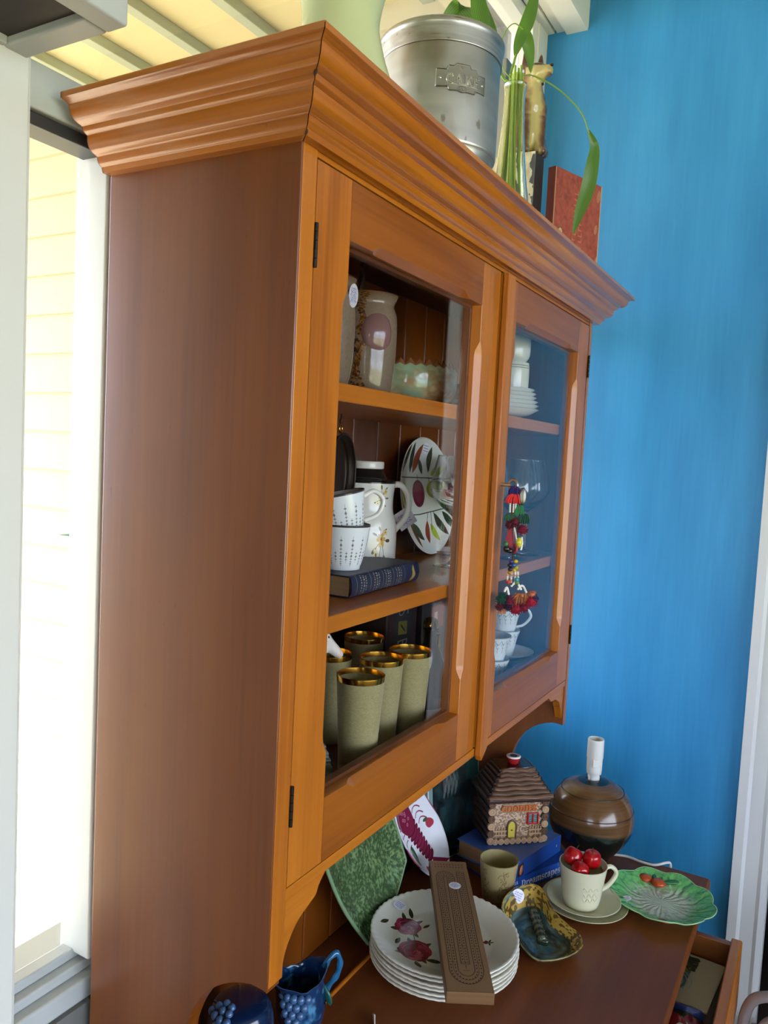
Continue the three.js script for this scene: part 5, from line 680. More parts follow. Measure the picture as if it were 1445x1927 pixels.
// blue grape jug and blue grape bowl
{
  const bt = makeTex(256, 256, (u, v) => { const n = fbm(u * 20, v * 20, 44, 3, 20, 20), m = fbm(u * 4, v * 4, 45, 3, 4, 4); return mixC(mixC([8, 22, 52], [22, 62, 104], clamp(m * 1.4 - 0.2)), [70, 130, 165], clamp((n - 0.58) * 4)); });
  const bm = glaze(0xffffff, { map: bt, side: THREE.DoubleSide }), gm = glaze(0x3f5f88), hm = glaze(0x1f5c84), dk = glaze(0x0e2140, { side: THREE.DoubleSide });
  const j = thing('blue_grape_jug', 'deep blue glazed jug with moulded grapes and a branch handle, below the dresser side', 'jug', [0.315, Y0, -0.168], 0);
  const lip = (a) => Math.max(0, Math.cos(a)) ** 4; // spout along +z before turning
  const rows = []; for (const [r, y, inn] of [[0, 0.0, 0], [0.028, 0, 0], [0.03, 0.006, 0], [0.041, 0.03, 0], [0.045, 0.055, 0], [0.041, 0.082, 0], [0.037, 0.1, 0], [0.041, 0.114, 0], [0.039, 0.1145, 1], [0.0345, 0.1, 1], [0.038, 0.08, 1], [0.041, 0.055, 1], [0.034, 0.02, 1], [0, 0.01, 1]]) { const row = []; for (let i = 0; i <= 72; i++) { const a = (i / 72) * Math.PI * 2, k = clamp((y - 0.075) / 0.04), s = lip(a), d2 = Math.max(0, -Math.cos(a)); const R = r * (1 + 0.75 * s * k + 0.12 * d2 * k); row.push([Math.sin(a) * R, y + k * (0.012 * s + 0.018 * d2 - 0.012 * Math.abs(Math.sin(a)) + Math.sin(a * 8) * 0.0012), Math.cos(a) * R]); } rows.push(row); }
  part('body', grid(rows), bm, j);
  part('handle', taper([[0, 0.116, -0.041], [0.003, 0.134, -0.05], [-0.001, 0.138, -0.063], [0.001, 0.124, -0.07], [0, 0.098, -0.066], [-0.002, 0.075, -0.05], [0, 0.06, -0.043]], (t) => [0.0055 + 0.001 * Math.sin(t * 30), 0.0055], 60, 8, V3(1, 0, 0)), hm, j);
  const grape = (list, parent) => list.forEach(([x, y, z, r]) => part('grape', ball(r, x, y, z, 1, 1.12, 1, 14, 10), gm, parent));
  const gl = []; for (let i = 0; i < 5; i++) for (let q = 0; q <= 4 - i; q++) { const a = 1.0 + (q - (4 - i) / 2) * 0.3, y = 0.09 - i * 0.0125, R = y > 0.08 ? 0.0415 : y > 0.065 ? 0.0445 : 0.0465; gl.push([Math.sin(a) * R, y, Math.cos(a) * R, 0.0072]); }
  grape(gl, j); part('leaf', T(new THREE.SphereGeometry(0.018, 14, 10), 0.008, 0.07, -0.044, 0.3, 0.3, 0.2, [0.9, 1.2, 0.3]), glaze(0x1f5a50), j);
  j.rotation.y = -2.28; j.scale.setScalar(0.86);
  const b = thing('blue_grape_pot', 'dark blue domed pot with moulded grapes in the bottom left corner, left of the jug', 'pot', [0.195, Y0, -0.19], 0.2);
  part('body', lathe(smoothPts([[0, 0], [0.03, 0], [0.04, 0.02], [0.0475, 0.06], [0.0475, 0.088], [0.043, 0.104]], 40), 56), dk, b); part('lid', lathe(smoothPts([[0.0435, 0.104], [0.038, 0.112], [0.022, 0.117], [0, 0.118]], 24), 56), dk, b);
  const gl2 = []; for (let i = 0; i < 6; i++) for (let q = 0; q < 3; q++) { const a = -1.95 + q * 0.2 - (i % 2) * 0.1, y = 0.101 - i * 0.0125, R = y > 0.095 ? 0.0435 : 0.0475; gl2.push([Math.sin(a) * R, y, Math.cos(a) * R, 0.0062]); }
  for (const [R, y, n] of [[0.0405, 0.109, 4], [0.031, 0.1145, 3], [0.021, 0.1165, 2]]) for (let q = 0; q < n; q++) { const a = -2.0 + (q - (n - 1) / 2) * (0.0118 / R); gl2.push([Math.sin(a) * R, y, Math.cos(a) * R, 0.0058]); } grape(gl2, b);
  const cd = thing('white_card', 'corner of a small white card standing on the worktop at the bottom edge', 'card', [0.372, Y0, -0.066], 0.6); part('card', ext([[0, 0], [0.05, 0], [0.018, 0.022]], 0.001), mat(0xe6e4de, 0.7), cd);
}

// ---------------------------------------------------------------- hanging from the key: beaded tassel
{
  const t = thing('beaded_tassel', 'long hanging charm of bright yarn pompoms and beads on the right door key', 'tassel', [0, 0, 0]);
  const yarn = {}; const ym = (c) => (yarn[c] ||= mat(c, 0.95, { sheen: 0.6, sheenColor: new THREE.Color(c), sheenRoughness: 0.6 }));
  const at = (x, y) => { const xc = 335 + ((y - 280) / 820) * 55, s = (x - xc) * 0.249 * 0.00087, q = (y - 280) / 820; return [lerp(0.552, 0.56, q) + s * 0.49, 1.742 - (y - 280) * 0.000226, lerp(0.039, 0.052, q) + s * 0.87]; };
  const pom = (x, y, r, c, n = 90) => { const [X, Y, Z] = at(x, y), l = [ball(r * 0.72, X, Y, Z)]; for (let i = 0; i < n; i++) { const a = rnd() * 6.283, v = rnd() * 2 - 1, w = Math.sqrt(1 - v * v), g = new THREE.CylinderGeometry(0.0004, 0.0009, r * (0.9 + rnd() * 0.35), 4, 1, true); g.translate(0, r * 0.5, 0); const o = new THREE.Object3D(); o.position.set(X, Y, Z); o.quaternion.setFromUnitVectors(V3(0, 1, 0), V3(w * Math.cos(a), v, w * Math.sin(a))); o.updateMatrix(); l.push(g.applyMatrix4(o.matrix)); } part('pompom', l, ym(c), t); };
  const tuft = (x, y, w, h, c) => { const [X, Y, Z] = at(x, y), l = []; for (let i = 0; i < 60; i++) { const s = (rnd() - 0.5) * w, d = (rnd() - 0.5) * w * 0.7; l.push(tube([[X + s * 0.3, Y + h * 0.5, Z + s * 0.5 + d * 0.3], [X + s * 0.6 - d * 0.3, Y + (rnd() - 0.5) * 0.002, Z + s], [X + s * 0.7 - d * 0.4, Y - h * (0.4 + rnd() * 0.25), Z + s * 1.1]], 0.0008, false, 6, 4)); } part('yarn_tuft', l, ym(c), t); };
  const bead = (x, y, r, c, sy = 1) => { const [X, Y, Z] = at(x, y); part('bead', ball(r, X, Y, Z, 1, sy, 1, 12, 8), glaze(c), t); };
  const strand = (pts, r, c) => part('strand', tube(pts.map(([x, y]) => at(x, y)), r, false, 40, 6), mat(c, 0.7), t);
  strand([[345, 280], [330, 450], [340, 640], [352, 760], [345, 900], [350, 1000]], 0.0016, 0x4a1f28); strand([[350, 290], [385, 430], [380, 560], [372, 700], [360, 780]], 0.0014, 0x2a2030);
  tuft(340, 312, 0.015, 0.012, 0x2a1a5c); tuft(335, 372, 0.02, 0.014, 0xd8302e);
  { const [X, Y, Z] = at(402, 355); part('metal_disc', T(new THREE.SphereGeometry(1, 24, 14), X, Y, Z, 0, 0.5, 0, [0.0028, 0.0145, 0.0062]), mat(0x77736a, 0.35, { metalness: 1 }), t); }
  for (const x of [312, 334, 352]) for (let i = 0; i < 5; i++) bead(x, 415 + i * 13, 0.0018, 0xd8d2c8, 1.1);
  tuft(382, 450, 0.012, 0.014, 0x2f7a48); tuft(320, 505, 0.016, 0.01, 0x2c5a3c); tuft(415, 510, 0.016, 0.014, 0x1f4a3a); pom(352, 540, 0.0095, 0x5c1228); pom(318, 560, 0.008, 0x521026); pom(412, 592, 0.0095, 0x7a1230);
  tuft(322, 650, 0.01, 0.03, 0x9c3440); for (let i = 0; i < 8; i++) { bead(352 + i * 3, 585 + i * 12, 0.0017, 0xe4ddd2); bead(415 - Math.abs(i - 3) * 2, 650 + i * 12, 0.0018, 0xe8e2d8); }
  bead(390, 685, 0.0052, 0xc9c02a, 1.6); bead(292, 700, 0.0046, 0x3a6a44); bead(300, 735, 0.0055, 0x15181c, 1.1); bead(325, 748, 0.005, 0x221820); part('loop', T(new THREE.TorusGeometry(0.0065, 0.0018, 8, 24), ...at(357, 730), 0, 1.0, 0), mat(0xa83440, 0.5), t);
  for (const [x, y, c] of [[360, 780, 0x1f4a4a], [340, 825, 0x2a2a6a], [372, 822, 0xc0a030], [330, 852, 0x1a1a3c], [360, 850, 0x2f5aa0], [378, 868, 0x9c9a2c], [335, 880, 0x182038], [362, 884, 0xb89a30], [330, 905, 0xb07a2a]]) bead(x, y, 0.0043, c, 0.8);
  for (const x of [318, 345, 372, 392]) for (let i = 0; i < 7; i++) bead(x + (x - 350) * i * 0.02, 900 + i * 12, 0.0019, i % 3 === 2 ? 0xb8a090 : 0xe0d8cc); bead(386, 952, 0.0044, 0x3a8a9a); bead(388, 976, 0.0042, 0x5a7a3a); bead(326, 972, 0.0046, 0xc0482a, 0.8);
  for (const [a, b, c] of [[300, 1040, 330], [400, 1020, 460], [350, 1000, 420]]) for (let i = 0; i < 11; i++) bead(lerp(a, c, i / 10), b - Math.sin((i / 10) * Math.PI) * 34 + i * 2, 0.002, 0xe8e2da);
  pom(280, 1098, 0.0108, 0x14463c, 130); pom(338, 1112, 0.0105, 0x6a1430, 120); tuft(420, 1095, 0.026, 0.02, 0xa8643a); bead(428, 1068, 0.0042, 0x9a5a3a); pom(500, 1108, 0.0108, 0x9c1230, 120); pom(270, 1152, 0.0085, 0x541026); pom(330, 1150, 0.009, 0x2a1a3c); pom(390, 1168, 0.011, 0x8c1030, 120); pom(505, 1050, 0.007, 0xb86a4c, 60); pom(522, 1082, 0.0075, 0x201a4a, 70); pom(450, 1150, 0.009, 0x7a1230); tuft(285, 1180, 0.01, 0.01, 0xb87a58);
}
// ---------------------------------------------------------------- on top of the dresser
const YP = 2.1853;
{
  const v = thing('cream_urn', 'pale green glazed urn with a flared foot at the front corner of the dresser top', 'vase', [0.158, YP, -0.068]);
  part('body', lathe(smoothPts([[0, 0.001], [0.066, 0.001], [0.069, 0.008], [0.066, 0.03], [0.054, 0.065], [0.0465, 0.1], [0.05, 0.13], [0.06, 0.165], [0.0625, 0.21], [0.056, 0.25], [0.05, 0.28], [0.055, 0.305], [0.051, 0.303], [0.046, 0.28], [0.04, 0.22], [0, 0.2]], 80), 72), glaze(0xbfc494, { roughness: 0.08 }), v);
  for (const s of [-1, 1]) part('handle', T(taper([[0.058, 0.2, 0], [0.085, 0.225, 0], [0.084, 0.265, 0], [0.053, 0.285, 0]], () => [0.006, 0.005], 30, 10), 0, 0, 0, 0, s > 0 ? 0.3 : Math.PI + 0.3, 0), glaze(0xbfc494), v);
  // cake tin
  const R = 0.085, H = 0.178, tx = makeTex(512, 256, (u, w2) => { const n = fbm(u * 10, w2 * 6, 101, 4, 10, 6), s = fbm(u * 5, w2 * 60, 102, 2, 5, 60), sp = vnoise(u * 50, w2 * 30, 103, 50, 30); let c = mixC([168, 164, 156], [196, 192, 184], clamp(0.5 + (s - 0.5) * 1.2)); if (n > 0.58) c = mixC(c, [128, 112, 90], clamp((n - 0.58) * 4) * 0.6); if (sp > 0.93) c = mixC(c, [110, 96, 78], 0.5); return c; });
  const rough = makeTex(256, 256, (u, w2) => 0.26 + fbm(u * 10, w2 * 10, 104, 4, 10, 10) * 0.3, false);
  const tin = mat(0xffffff, 1, { map: tx, roughnessMap: rough, metalness: 1 });
  const c = thing('cake_tin', 'dull silver metal cake tin with a raised name plate standing behind the cornice', 'tin', [0.389, YP, -0.05]);
  part('body', lathe([[0, 0.001], [R - 0.006, 0.001], [R - 0.004, 0.006], [R - 0.006, 0.014], [R - 0.001, 0.018], [R, 0.022], [R, H - 0.03]], 96), tin, c);
  part('lid', lathe([[R + 0.0005, H - 0.032], [R + 0.0022, H - 0.031], [R + 0.002, H - 0.012], [R + 0.004, H - 0.008], [R + 0.0045, H - 0.003], [R + 0.002, H], [R - 0.004, H - 0.001], [R - 0.01, H - 0.004], [0, H - 0.003]], 96), tin, c);
  const wrap = (g, phi, z0) => { g = g.clone(); const p = g.attributes.position; for (let i = 0; i < p.count; i++) { const a = phi + p.getX(i) / R, r = R + z0 + p.getZ(i); p.setXYZ(i, Math.sin(a) * r, p.getY(i), Math.cos(a) * r); } g.computeVertexNormals(); return g; };
  const phi = -0.74, yB = 0.098; const fineShape = (pts) => { const o = []; pts.forEach((a, i) => { const b = pts[(i + 1) % pts.length], n = Math.max(1, Math.round(Math.hypot(b[0] - a[0], b[1] - a[1]) / 0.004)); for (let k = 0; k < n; k++) o.push([lerp(a[0], b[0], k / n), lerp(a[1], b[1], k / n)]); }); return o; };
  const plate = [[-0.036, -0.011], [-0.02, -0.011], [-0.018, -0.015], [0.018, -0.015], [0.02, -0.011], [0.036, -0.011], [0.036, 0.011], [0.022, 0.011], [0.02, 0.016], [0.012, 0.016], [0.01, 0.0195], [-0.01, 0.0195], [-0.012, 0.016], [-0.02, 0.016], [-0.022, 0.011], [-0.036, 0.011]];
  const bm = mat(0xb4b0a8, 0.28, { metalness: 1 }); const strips = []; for (let i = 0; i < 36; i++) { const x0 = -0.036 + i * 0.002, top = Math.abs(x0 + 0.001) < 0.011 ? 0.0195 : Math.abs(x0 + 0.001) < 0.021 ? 0.016 : 0.011, bot = Math.abs(x0 + 0.001) < 0.019 ? -0.015 : -0.011; strips.push(bx(x0, x0 + 0.002, bot, top, -0.001, 0.0012, 0)); }
  const bd = part('name_plate', wrap(merge(strips), phi, 0).translate(0, yB, 0), bm, c); const loop = fineShape(plate); part('border', wrap(tube(loop.map(([x, y]) => [x, y, 0.0012]), 0.0009, true, 200, 6), phi, 0).translate(0, yB, 0), bm, bd);
  part('lettering', wrap(text3('CAKE', 0.0125, 0.0014).translate(0.001, 0, 0.0008), phi, 0).translate(0, yB, 0), mat(0xcfccc4, 0.25, { metalness: 1 }), bd);
  for (const x of [-0.031, 0.031]) part('rivet', wrap(ball(0.0022, x, 0, 0.0012, 1, 1, 0.6, 10, 8), phi, 0).translate(0, yB, 0), steel, bd);
  part('fan', wrap(merge([-2, -1, 0, 1, 2].map((i) => box(0.001, 0.007, 0.001, 0, 0.0035, 0, 0).rotateZ(-i * 0.38).translate(0, 0.0105, 0.0015))), phi, 0).translate(0, yB, 0), bm, bd); part('oval_boss', wrap(merge([T(new THREE.TorusGeometry(0.0042, 0.0008, 6, 24), 0, -0.0122, 0.0014, 0, 0, 0, [1.5, 0.9, 1]), T(new THREE.TorusGeometry(0.0016, 0.0006, 6, 16), -0.0022, -0.0122, 0.0014), T(new THREE.TorusGeometry(0.0016, 0.0006, 6, 16), 0.0022, -0.0122, 0.0014)]), phi, 0).translate(0, yB, 0), bm, bd);
  // glass vase and its stems
  const gv = thing('glass_stem_vase', 'clear waisted glass vase packed with green stems, in front of the red book', 'vase', [0.716, YP, -0.066]);
  part('glass', lathe([[0, 0], [0.04, 0], ...smoothPts([[0.041, 0.004], [0.037, 0.05], [0.027, 0.12], [0.02, 0.2], [0.0185, 0.25], [0.021, 0.266]], 30), ...smoothPts([[0.0196, 0.266], [0.017, 0.25], [0.0185, 0.2], [0.025, 0.12], [0.034, 0.05], [0.033, 0.022], [0.028, 0.013], [0, 0.011]], 30)], 48), mat(0xf2f6e6, 0.02, { transmission: 1, thickness: 0.002, ior: 1.45 }), gv);
  const lv = thing('leafy_stems', 'bunch of pale green stems with long strap leaves arching out of the glass vase', 'plant', [0, 0, 0]);
  const sm2 = [mat(0x9aac3c, 0.5), mat(0xb4bc58, 0.5), mat(0x7c9a34, 0.5)], leafTex = makeTex(64, 256, (u, v) => { const s = 0.5 + 0.5 * Math.sin(u * 60); return mixC([62, 104, 28], [108, 148, 56], s * 0.6 + 0.2); });
  const lm = mat(0xffffff, 0.4, { map: leafTex, side: THREE.DoubleSide, transmission: 0.25, thickness: 0 });
  for (let i = 0; i < 16; i++) { const a = i * 2.4, r = 0.004 + (i % 4) * 0.0034; part('stem', tube([[0.716 + Math.cos(a) * r * 1.9, YP + 0.016, -0.066 + Math.sin(a) * r * 1.9], [0.716 + Math.cos(a + 0.3) * r * 1.2, YP + 0.1, -0.066 + Math.sin(a + 0.3) * r * 1.2], [0.716 + Math.cos(a + 0.6) * r * 0.9, YP + 0.2, -0.066 + Math.sin(a + 0.6) * r * 0.9], [0.716 + Math.cos(a + 0.8) * r * 0.95, YP + 0.283 + (i % 3) * 0.006, -0.066 + Math.sin(a + 0.8) * r * 0.95]], 0.0021, false, 20, 6), sm2[i % 3], lv); }
  const stalk = (pts, r = 0.0014) => part('leaf_stalk', tube(pts, r, false, 40, 6), sm2[2], lv);
  const blade = (pts, w, side = V3(0.49, 0, 0.87), fold = 0.25) => { const c3 = new THREE.CatmullRomCurve3(pts.map((p) => V3(...p))), rows = []; for (let i = 0; i <= 30; i++) { const t = i / 30, P = c3.getPointAt(t), Tn = c3.getTangentAt(t), S = side.clone().addScaledVector(Tn, -side.dot(Tn)).normalize(), Nn = V3().crossVectors(Tn, S), hw = w * Math.pow(Math.sin(Math.PI * clamp(t * 0.96 + 0.03)), 0.75); rows.push([-1, -0.5, 0, 0.5, 1].map((s) => P.clone().addScaledVector(S, s * hw).addScaledVector(Nn, Math.abs(s) * hw * fold).toArray())); } part('leaf', grid(rows), lm, lv); };
  const base = [0.717, 2.457, -0.069];
  stalk([base, [0.722, 2.466, -0.064], [0.735, 2.474, -0.05], [0.755, 2.471, -0.031], [0.794, 2.458, -0.003], [0.829, 2.430, 0.024], [0.845, 2.400, 0.035]]); blade([[0.843, 2.404, 0.034], [0.859, 2.380, 0.042], [0.857, 2.345, 0.041], [0.858, 2.298, 0.034], [0.850, 2.257, 0.025], [0.843, 2.216, 0.017]], 0.0135);
  stalk([base, [0.718, 2.466, -0.078], [0.73, 2.5, -0.078], [0.735, 2.515, -0.077]]); blade([[0.733, 2.512, -0.077], [0.748, 2.546, -0.076], [0.757, 2.58, -0.067], [0.773, 2.625, -0.063], [0.778, 2.66, -0.059]], 0.0125);
  stalk([base, [0.728, 2.468, -0.08], [0.77, 2.52, -0.092], [0.806, 2.565, -0.1]]); blade([[0.804, 2.562, -0.1], [0.83, 2.604, -0.102], [0.846, 2.594, -0.1], [0.857, 2.565, -0.096], [0.861, 2.54, -0.094]], 0.0125);
  stalk([base, [0.714, 2.463, -0.084], [0.737, 2.515, -0.111], [0.75, 2.55, -0.125]]); blade([[0.748, 2.545, -0.124], [0.761, 2.579, -0.138], [0.772, 2.639, -0.168], [0.766, 2.69, -0.184]], 0.014);
  stalk([base, [0.713, 2.462, -0.086], [0.734, 2.524, -0.118], [0.755, 2.57, -0.145]]); blade([[0.752, 2.565, -0.143], [0.768, 2.605, -0.169], [0.776, 2.648, -0.207], [0.771, 2.63, -0.231], [0.765, 2.59, -0.25]], 0.02); blade([[0.752, 2.555, -0.14], [0.75, 2.62, -0.16], [0.745, 2.68, -0.17]], 0.016);
  stalk([base, [0.711, 2.48, -0.088], [0.710, 2.51, -0.096], [0.716, 2.548, -0.092], [0.728, 2.566, -0.08], [0.745, 2.562, -0.07]], 0.001);
  // old books and the dog
  const mb = makeTex(256, 256, (u, v) => { const n = fbm(u * 9, v * 9, 111, 4, 9, 9), m = fbm(u * 16 + n * 3, v * 16, 112, 3); return n > 0.52 ? mixC([34, 34, 36], [70, 70, 74], m) : mixC([150, 136, 96], [206, 196, 168], m); });
  const b = thing('marbled_book', 'thick upright book in worn marbled grey and cream boards under the dog figurine', 'book', [0.888, YP, -0.084]);
  const bh = 0.2147; part('board', bx(0, 0.003, 0, bh, -0.13, 0, 0.001), mat(0xffffff, 0.6, { map: mb }), b); part('board', bx(0.051, 0.054, 0, bh, -0.13, 0, 0.001), mat(0xffffff, 0.6, { map: mb }), b); part('spine', bx(0.002, 0.052, 0, bh, -0.003, 0.0005, 0.001), mat(0x2c1c14, 0.6), b); part('pages', bx(0.003, 0.051, 0.003, bh - 0.0003, -0.127, -0.003, 0), mat(0xa48c68, 0.85), b);
  const rt = canvasTex(512, 512, (g, w, h) => { g.fillStyle = '#a44c3a'; g.fillRect(0, 0, w, h); for (let i = 0; i < 900; i++) { g.fillStyle = ['rgba(80,28,20,0.12)', 'rgba(190,110,80,0.1)', 'rgba(150,50,36,0.2)'][i % 3]; g.beginPath(); g.ellipse(rnd() * w, rnd() * h, 4 + rnd() * 26, 3 + rnd() * 14, rnd() * 3, 0, 7); g.fill(); } g.save(); g.translate(256, 470); g.rotate(-Math.PI / 2); g.fillStyle = 'rgba(206,136,96,0.6)'; for (let q = 0; q < 12; q++) for (const oy of [0, 62]) { const x = 40 + q * 30; g.fillRect(x, oy - 44, 7, 40 - rnd() * 12); if (rnd() > 0.3) g.fillRect(x, oy - 44 + ((rnd() * 3) | 0) * 17, 20, 6); } g.restore(); g.fillStyle = '#c9ab78'; g.strokeStyle = '#5a3a24'; g.lineWidth = 4; g.beginPath(); g.ellipse(82, 330, 26, 34, 0, 0, 7); g.fill(); g.stroke(); g.fillRect(68, 362, 28, 30); g.fillStyle = '#5a4028'; g.fillRect(72, 322, 20, 14); g.fillRect(74, 342, 16, 6); g.fillStyle = 'rgba(206,160,110,0.5)'; for (const [x, y, r] of [[470, 240, 16], [480, 60, 20], [500, 420, 22], [440, 470, 14]]) { g.beginPath(); g.ellipse(x, y, r, r * 1.8, 0.3, 0, 7); g.fill(); } g.fillStyle = '#c9a97c'; g.fillRect(0, 0, 6, h); g.fillRect(w - 8, 0, 8, h); });
  const r = thing('red_book', 'worn red cloth book standing with its cover to the room, right of the marbled book', 'book', [0.949, YP, -0.0605], -0.325);
  const rw = 0.168, rh = 0.2035; part('board', bx(0, rw, 0, rh, -0.003, 0, 0.001), mat(0x84372a, 0.75), r); part('board', bx(0, rw, 0, rh, -0.019, -0.016, 0.001), mat(0x84372a, 0.75), r); part('pages', bx(0.003, rw - 0.003, 0.002, rh - 0.003, -0.016, -0.003, 0), mat(0x4a3626, 0.9), r); part('spine', bx(-0.001, 0.003, 0, rh, -0.019, 0, 0.0015), mat(0x7a3226, 0.75), r); const cp = new THREE.PlaneGeometry(rw - 0.002, rh - 0.002); cp.translate(rw / 2, rh / 2, 0.0003); part('cover_print', cp, mat(0xffffff, 0.7, { map: rt }), r);
  const dog = thing('dog_figurine', 'glossy brown and cream sitting dog figurine with pricked ears, on the marbled book', 'figurine', [0.93, YP + bh + 0.0003, -0.116], -0.85); dog.scale.setScalar(1.06);
  const bones = [[0, 0.034, -0.012, 0, 0.05, -0.008, 0.031, 0.03], [0, 0.05, -0.008, 0, 0.102, 0.004, 0.029, 0.0265], [0, 0.1, 0.004, 0, 0.142, 0.006, 0.0235, 0.0175], [0, 0.157, 0.006, 0.003, 0.158, 0.012, 0.0195, 0.018], [0.006, 0.155, 0.016, 0.018, 0.157, 0.029, 0.0145, 0.0112], [-0.0135, 0.168, 0.002, -0.018, 0.199, -0.002, 0.0105, 0.002], [0.0125, 0.168, 0.002, 0.0165, 0.199, -0.002, 0.0095, 0.002], [-0.0155, 0.088, 0.016, -0.0155, 0.014, 0.022, 0.011, 0.0085], [0.0155, 0.088, 0.016, 0.0155, 0.014, 0.022, 0.011, 0.0085], [-0.0155, 0.0095, 0.02, -0.0165, 0.0085, 0.031, 0.0092, 0.008], [0.0155, 0.0095, 0.02, 0.0165, 0.0085, 0.031, 0.0092, 0.008], [-0.024, 0.034, -0.008, -0.026, 0.012, 0.01, 0.0155, 0.011], [0.024, 0.034, -0.008, 0.026, 0.012, 0.01, 0.0155, 0.011], [0, 0.02, -0.034, 0.028, 0.0085, -0.03, 0.009, 0.007]];
  part('body', blob(bones, [-0.062, -0.012, -0.062], [0.062, 0.21, 0.062], 96, 0.009, (x, y, z) => { const n = fbm(x * 90 + 9, y * 90 + 9, 120, 3); if (y > 0.17) return [72, 42, 34]; if (y > 0.15) return z > 0.012 && y < 0.165 ? [176, 160, 108] : [84, 62, 46]; const side = clamp((Math.abs(x) - 0.009) / 0.014 + (n - 0.5) * 0.9 + (z < 0 ? 0.8 : 0)); const low = y < 0.075 ? clamp(1 - Math.abs(Math.abs(x) - 0.016) / 0.01) * 0.5 : 0; return mixC([186, 170, 112], [88, 58, 42], clamp(side + low)); }), glaze(0xffffff, { vertexColors: true, roughness: 0.1 }), dog);
  part('nose', ball(0.0036, 0.0225, 0.1645, 0.038, 1, 0.8, 1), mat(0x171210, 0.15), dog); for (const q of [[-0.004, 0.1665, 0.0245], [0.015, 0.1665, 0.0185]]) part('eye', ball(0.0023, ...q), mat(0x120e0c, 0.1), dog); part('collar_hole', ball(0.0042, 0.012, 0.1365, 0.0185, 1.2, 0.8, 0.6), mat(0x0c0a08, 0.6), dog); part('plinth', lathe([[0, 0], [0.034, 0], [0.035, 0.003], [0.033, 0.006], [0, 0.006]], 40).scale(0.8, 1, 1.0), glaze(0x6a4a34), dog);
}
// ---------------------------------------------------------------- in the open drawer
{
  const art = canvasTex(384, 512, (g, w, h) => { g.fillStyle = '#b3a184'; g.fillRect(0, 0, w, h); g.fillStyle = '#4c5a5c'; g.fillRect(0, 150, 230, 230); g.strokeStyle = '#8f9a90'; g.lineWidth = 6; for (let i = 0; i < 6; i++) { g.beginPath(); g.ellipse(60, 320, 80 + i * 24, 60 + i * 20, 0, 4.2, 7); g.stroke(); } g.fillStyle = '#b3502c'; g.beginPath(); g.ellipse(70, 300, 66, 44, 0, 0, 7); g.fill(); for (let i = 0; i < 260; i++) { g.fillStyle = ['#1d2a16', '#2e3a18', '#7a6c1c', '#10180e'][i % 4]; g.beginPath(); g.arc(150 + (rnd() - 0.5) * 180, 110 + (rnd() - 0.5) * 150, 5 + rnd() * 14, 0, 7); g.fill(); } });
  const c = thing('picture_card', 'cream card printed with a dark tree, lying in the open drawer', 'card', [0.957, 0.782, 0.3], -0.08); part('card', bx(-0.085, 0.085, 0, 0.004, -0.066, 0.066, 0.0018), mat(0xb9a88a, 0.7), c); const p = new THREE.PlaneGeometry(0.128, 0.166); p.rotateX(-Math.PI / 2); p.rotateY(-Math.PI / 2); p.translate(0, 0.0043, 0); part('print', p, mat(0xffffff, 0.6, { map: art }), c);
  const st = thing('drawer_box', 'plain brown box filling the open drawer beneath the printed card', 'box', [0.9, 0.7105, 0.14]); part('carton', [bx(-0.12, 0.148, 0, 0.071, -0.15, 0.232, 0.002)], mat(0x3b2a1e, 0.8), st);
  const pk = thing('snack_packet', 'crumpled blue and red foil packet in the open drawer at the bottom edge', 'packet', [0.822, 0.783, 0.318], 0.1);
  const pt = canvasTex(256, 256, (g, w, h) => { g.fillStyle = '#1b3f9c'; g.fillRect(0, 0, w, h); g.fillStyle = '#1a2418'; g.fillRect(0, 90, w, 166); for (const [x, y, r2, col] of [[60, 150, 44, '#7c1420'], [150, 180, 56, '#8c1c26'], [220, 130, 30, '#a8b84c'], [110, 220, 40, '#c8c890'], [40, 230, 30, '#5a7a2c'], [200, 220, 36, '#6a1018']]) { g.fillStyle = col; g.beginPath(); g.arc(x, y, r2, 0, 7); g.fill(); g.strokeStyle = '#d8d09a'; g.lineWidth = 5; g.beginPath(); g.arc(x, y, r2 * 0.7, 0.4, 3); g.stroke(); } });
  const rows = []; for (let i = 0; i <= 20; i++) { const row = []; for (let q = 0; q <= 20; q++) { const u = i / 20, v = q / 20; row.push([(u - 0.5) * 0.1, 0.012 * Math.sin(u * Math.PI) ** 0.5 * Math.sin(v * Math.PI) ** 0.5 + 0.003 * (fbm(u * 8, v * 8, 130, 2) - 0.3), (v - 0.5) * 0.08]); } rows.push(row); }
  part('packet', grid(rows, (a, b) => [1 - b, a]), mat(0xffffff, 0.22, { map: pt, side: THREE.DoubleSide, metalness: 0.25 }), pk); part('underside', bx(-0.049, 0.049, -0.0012, 0.0002, -0.039, 0.039, 0.0004), mat(0x1b3f9c, 0.3), pk);
}
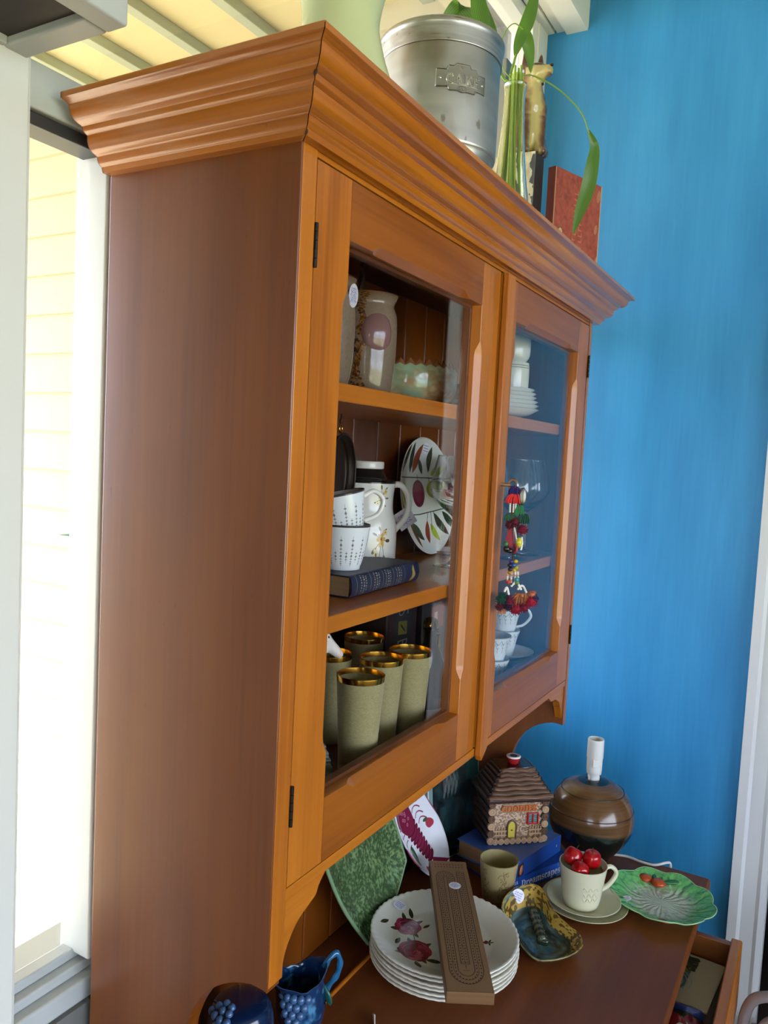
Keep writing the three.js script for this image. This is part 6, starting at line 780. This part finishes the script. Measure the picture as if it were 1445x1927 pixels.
// ---------------------------------------------------------------- chair at the lower right, box outside
{
  const am = mat(0xb3a6a4, 0.12, { transmission: 0.55, thickness: 0.004, ior: 1.45 });
  const c = thing('clear_rail_chair', 'clear smoky chair with curved back rails, cut off by the lower right corner', 'chair', [1.0, 0, 0.62]);
  const hoop = (dy, dz, x) => [[x + 0.03, 0.45, -0.19 + dz], [x + 0.02, 0.62 + dy, -0.205 + dz], [x + 0.012, 0.715 + dy, -0.205 + dz], [x, 0.762 + dy, -0.19 + dz], [x - 0.004, 0.781 + dy, -0.16 + dz], [x - 0.004, 0.79 + dy, -0.09], [x - 0.004, 0.79 + dy, 0.09], [x - 0.004, 0.781 + dy, 0.16 - dz], [x, 0.762 + dy, 0.19 - dz], [x + 0.012, 0.715 + dy, 0.205 - dz], [x + 0.02, 0.62 + dy, 0.205 - dz], [x + 0.03, 0.45, 0.19 - dz]];
  part('back_rail', tube(hoop(0, 0, 0), 0.0105, false, 160, 12), am, c); part('back_rail', tube(hoop(-0.035, 0.025, 0.0), 0.007, false, 160, 10), am, c); part('back_rail', tube(hoop(-0.065, 0.045, 0.0), 0.006, false, 160, 10), am, c);
  part('seat', box(0.4, 0.03, 0.42, 0.2, 0.45, 0, 0.012), am, c); for (const [x, z] of [[0.03, -0.18], [0.03, 0.18], [0.37, -0.18], [0.37, 0.18]]) part('leg', T(new THREE.CylinderGeometry(0.014, 0.011, 0.436, 14), x, 0.218, z), am, c);
  const g = thing('green_trough', 'pale green trough fixed to the cream weatherboards outside the window', 'planter', [1.39, 1.37, -1.98]); part('trough', ext([[-0.035, 0], [0.035, 0], [0.05, 0.045], [0.046, 0.045], [0.032, 0.004], [-0.032, 0.004], [-0.046, 0.045], [-0.05, 0.045]], 0.18).translate(0, 0, -0.09), mat(0x9ccfb4, 0.6), g); part('bracket', bx(0.03, 0.07, 0, 0.04, -0.05, 0.05, 0.001), mat(0x9ccfb4, 0.6), g); for (const z of [-0.09, 0.087]) part('end_panel', ext([[-0.035, 0], [0.035, 0], [0.05, 0.045], [-0.05, 0.045]], 0.003).translate(0, 0, z), mat(0x9ccfb4, 0.6), g);
}

renderer.render(scene, camera);
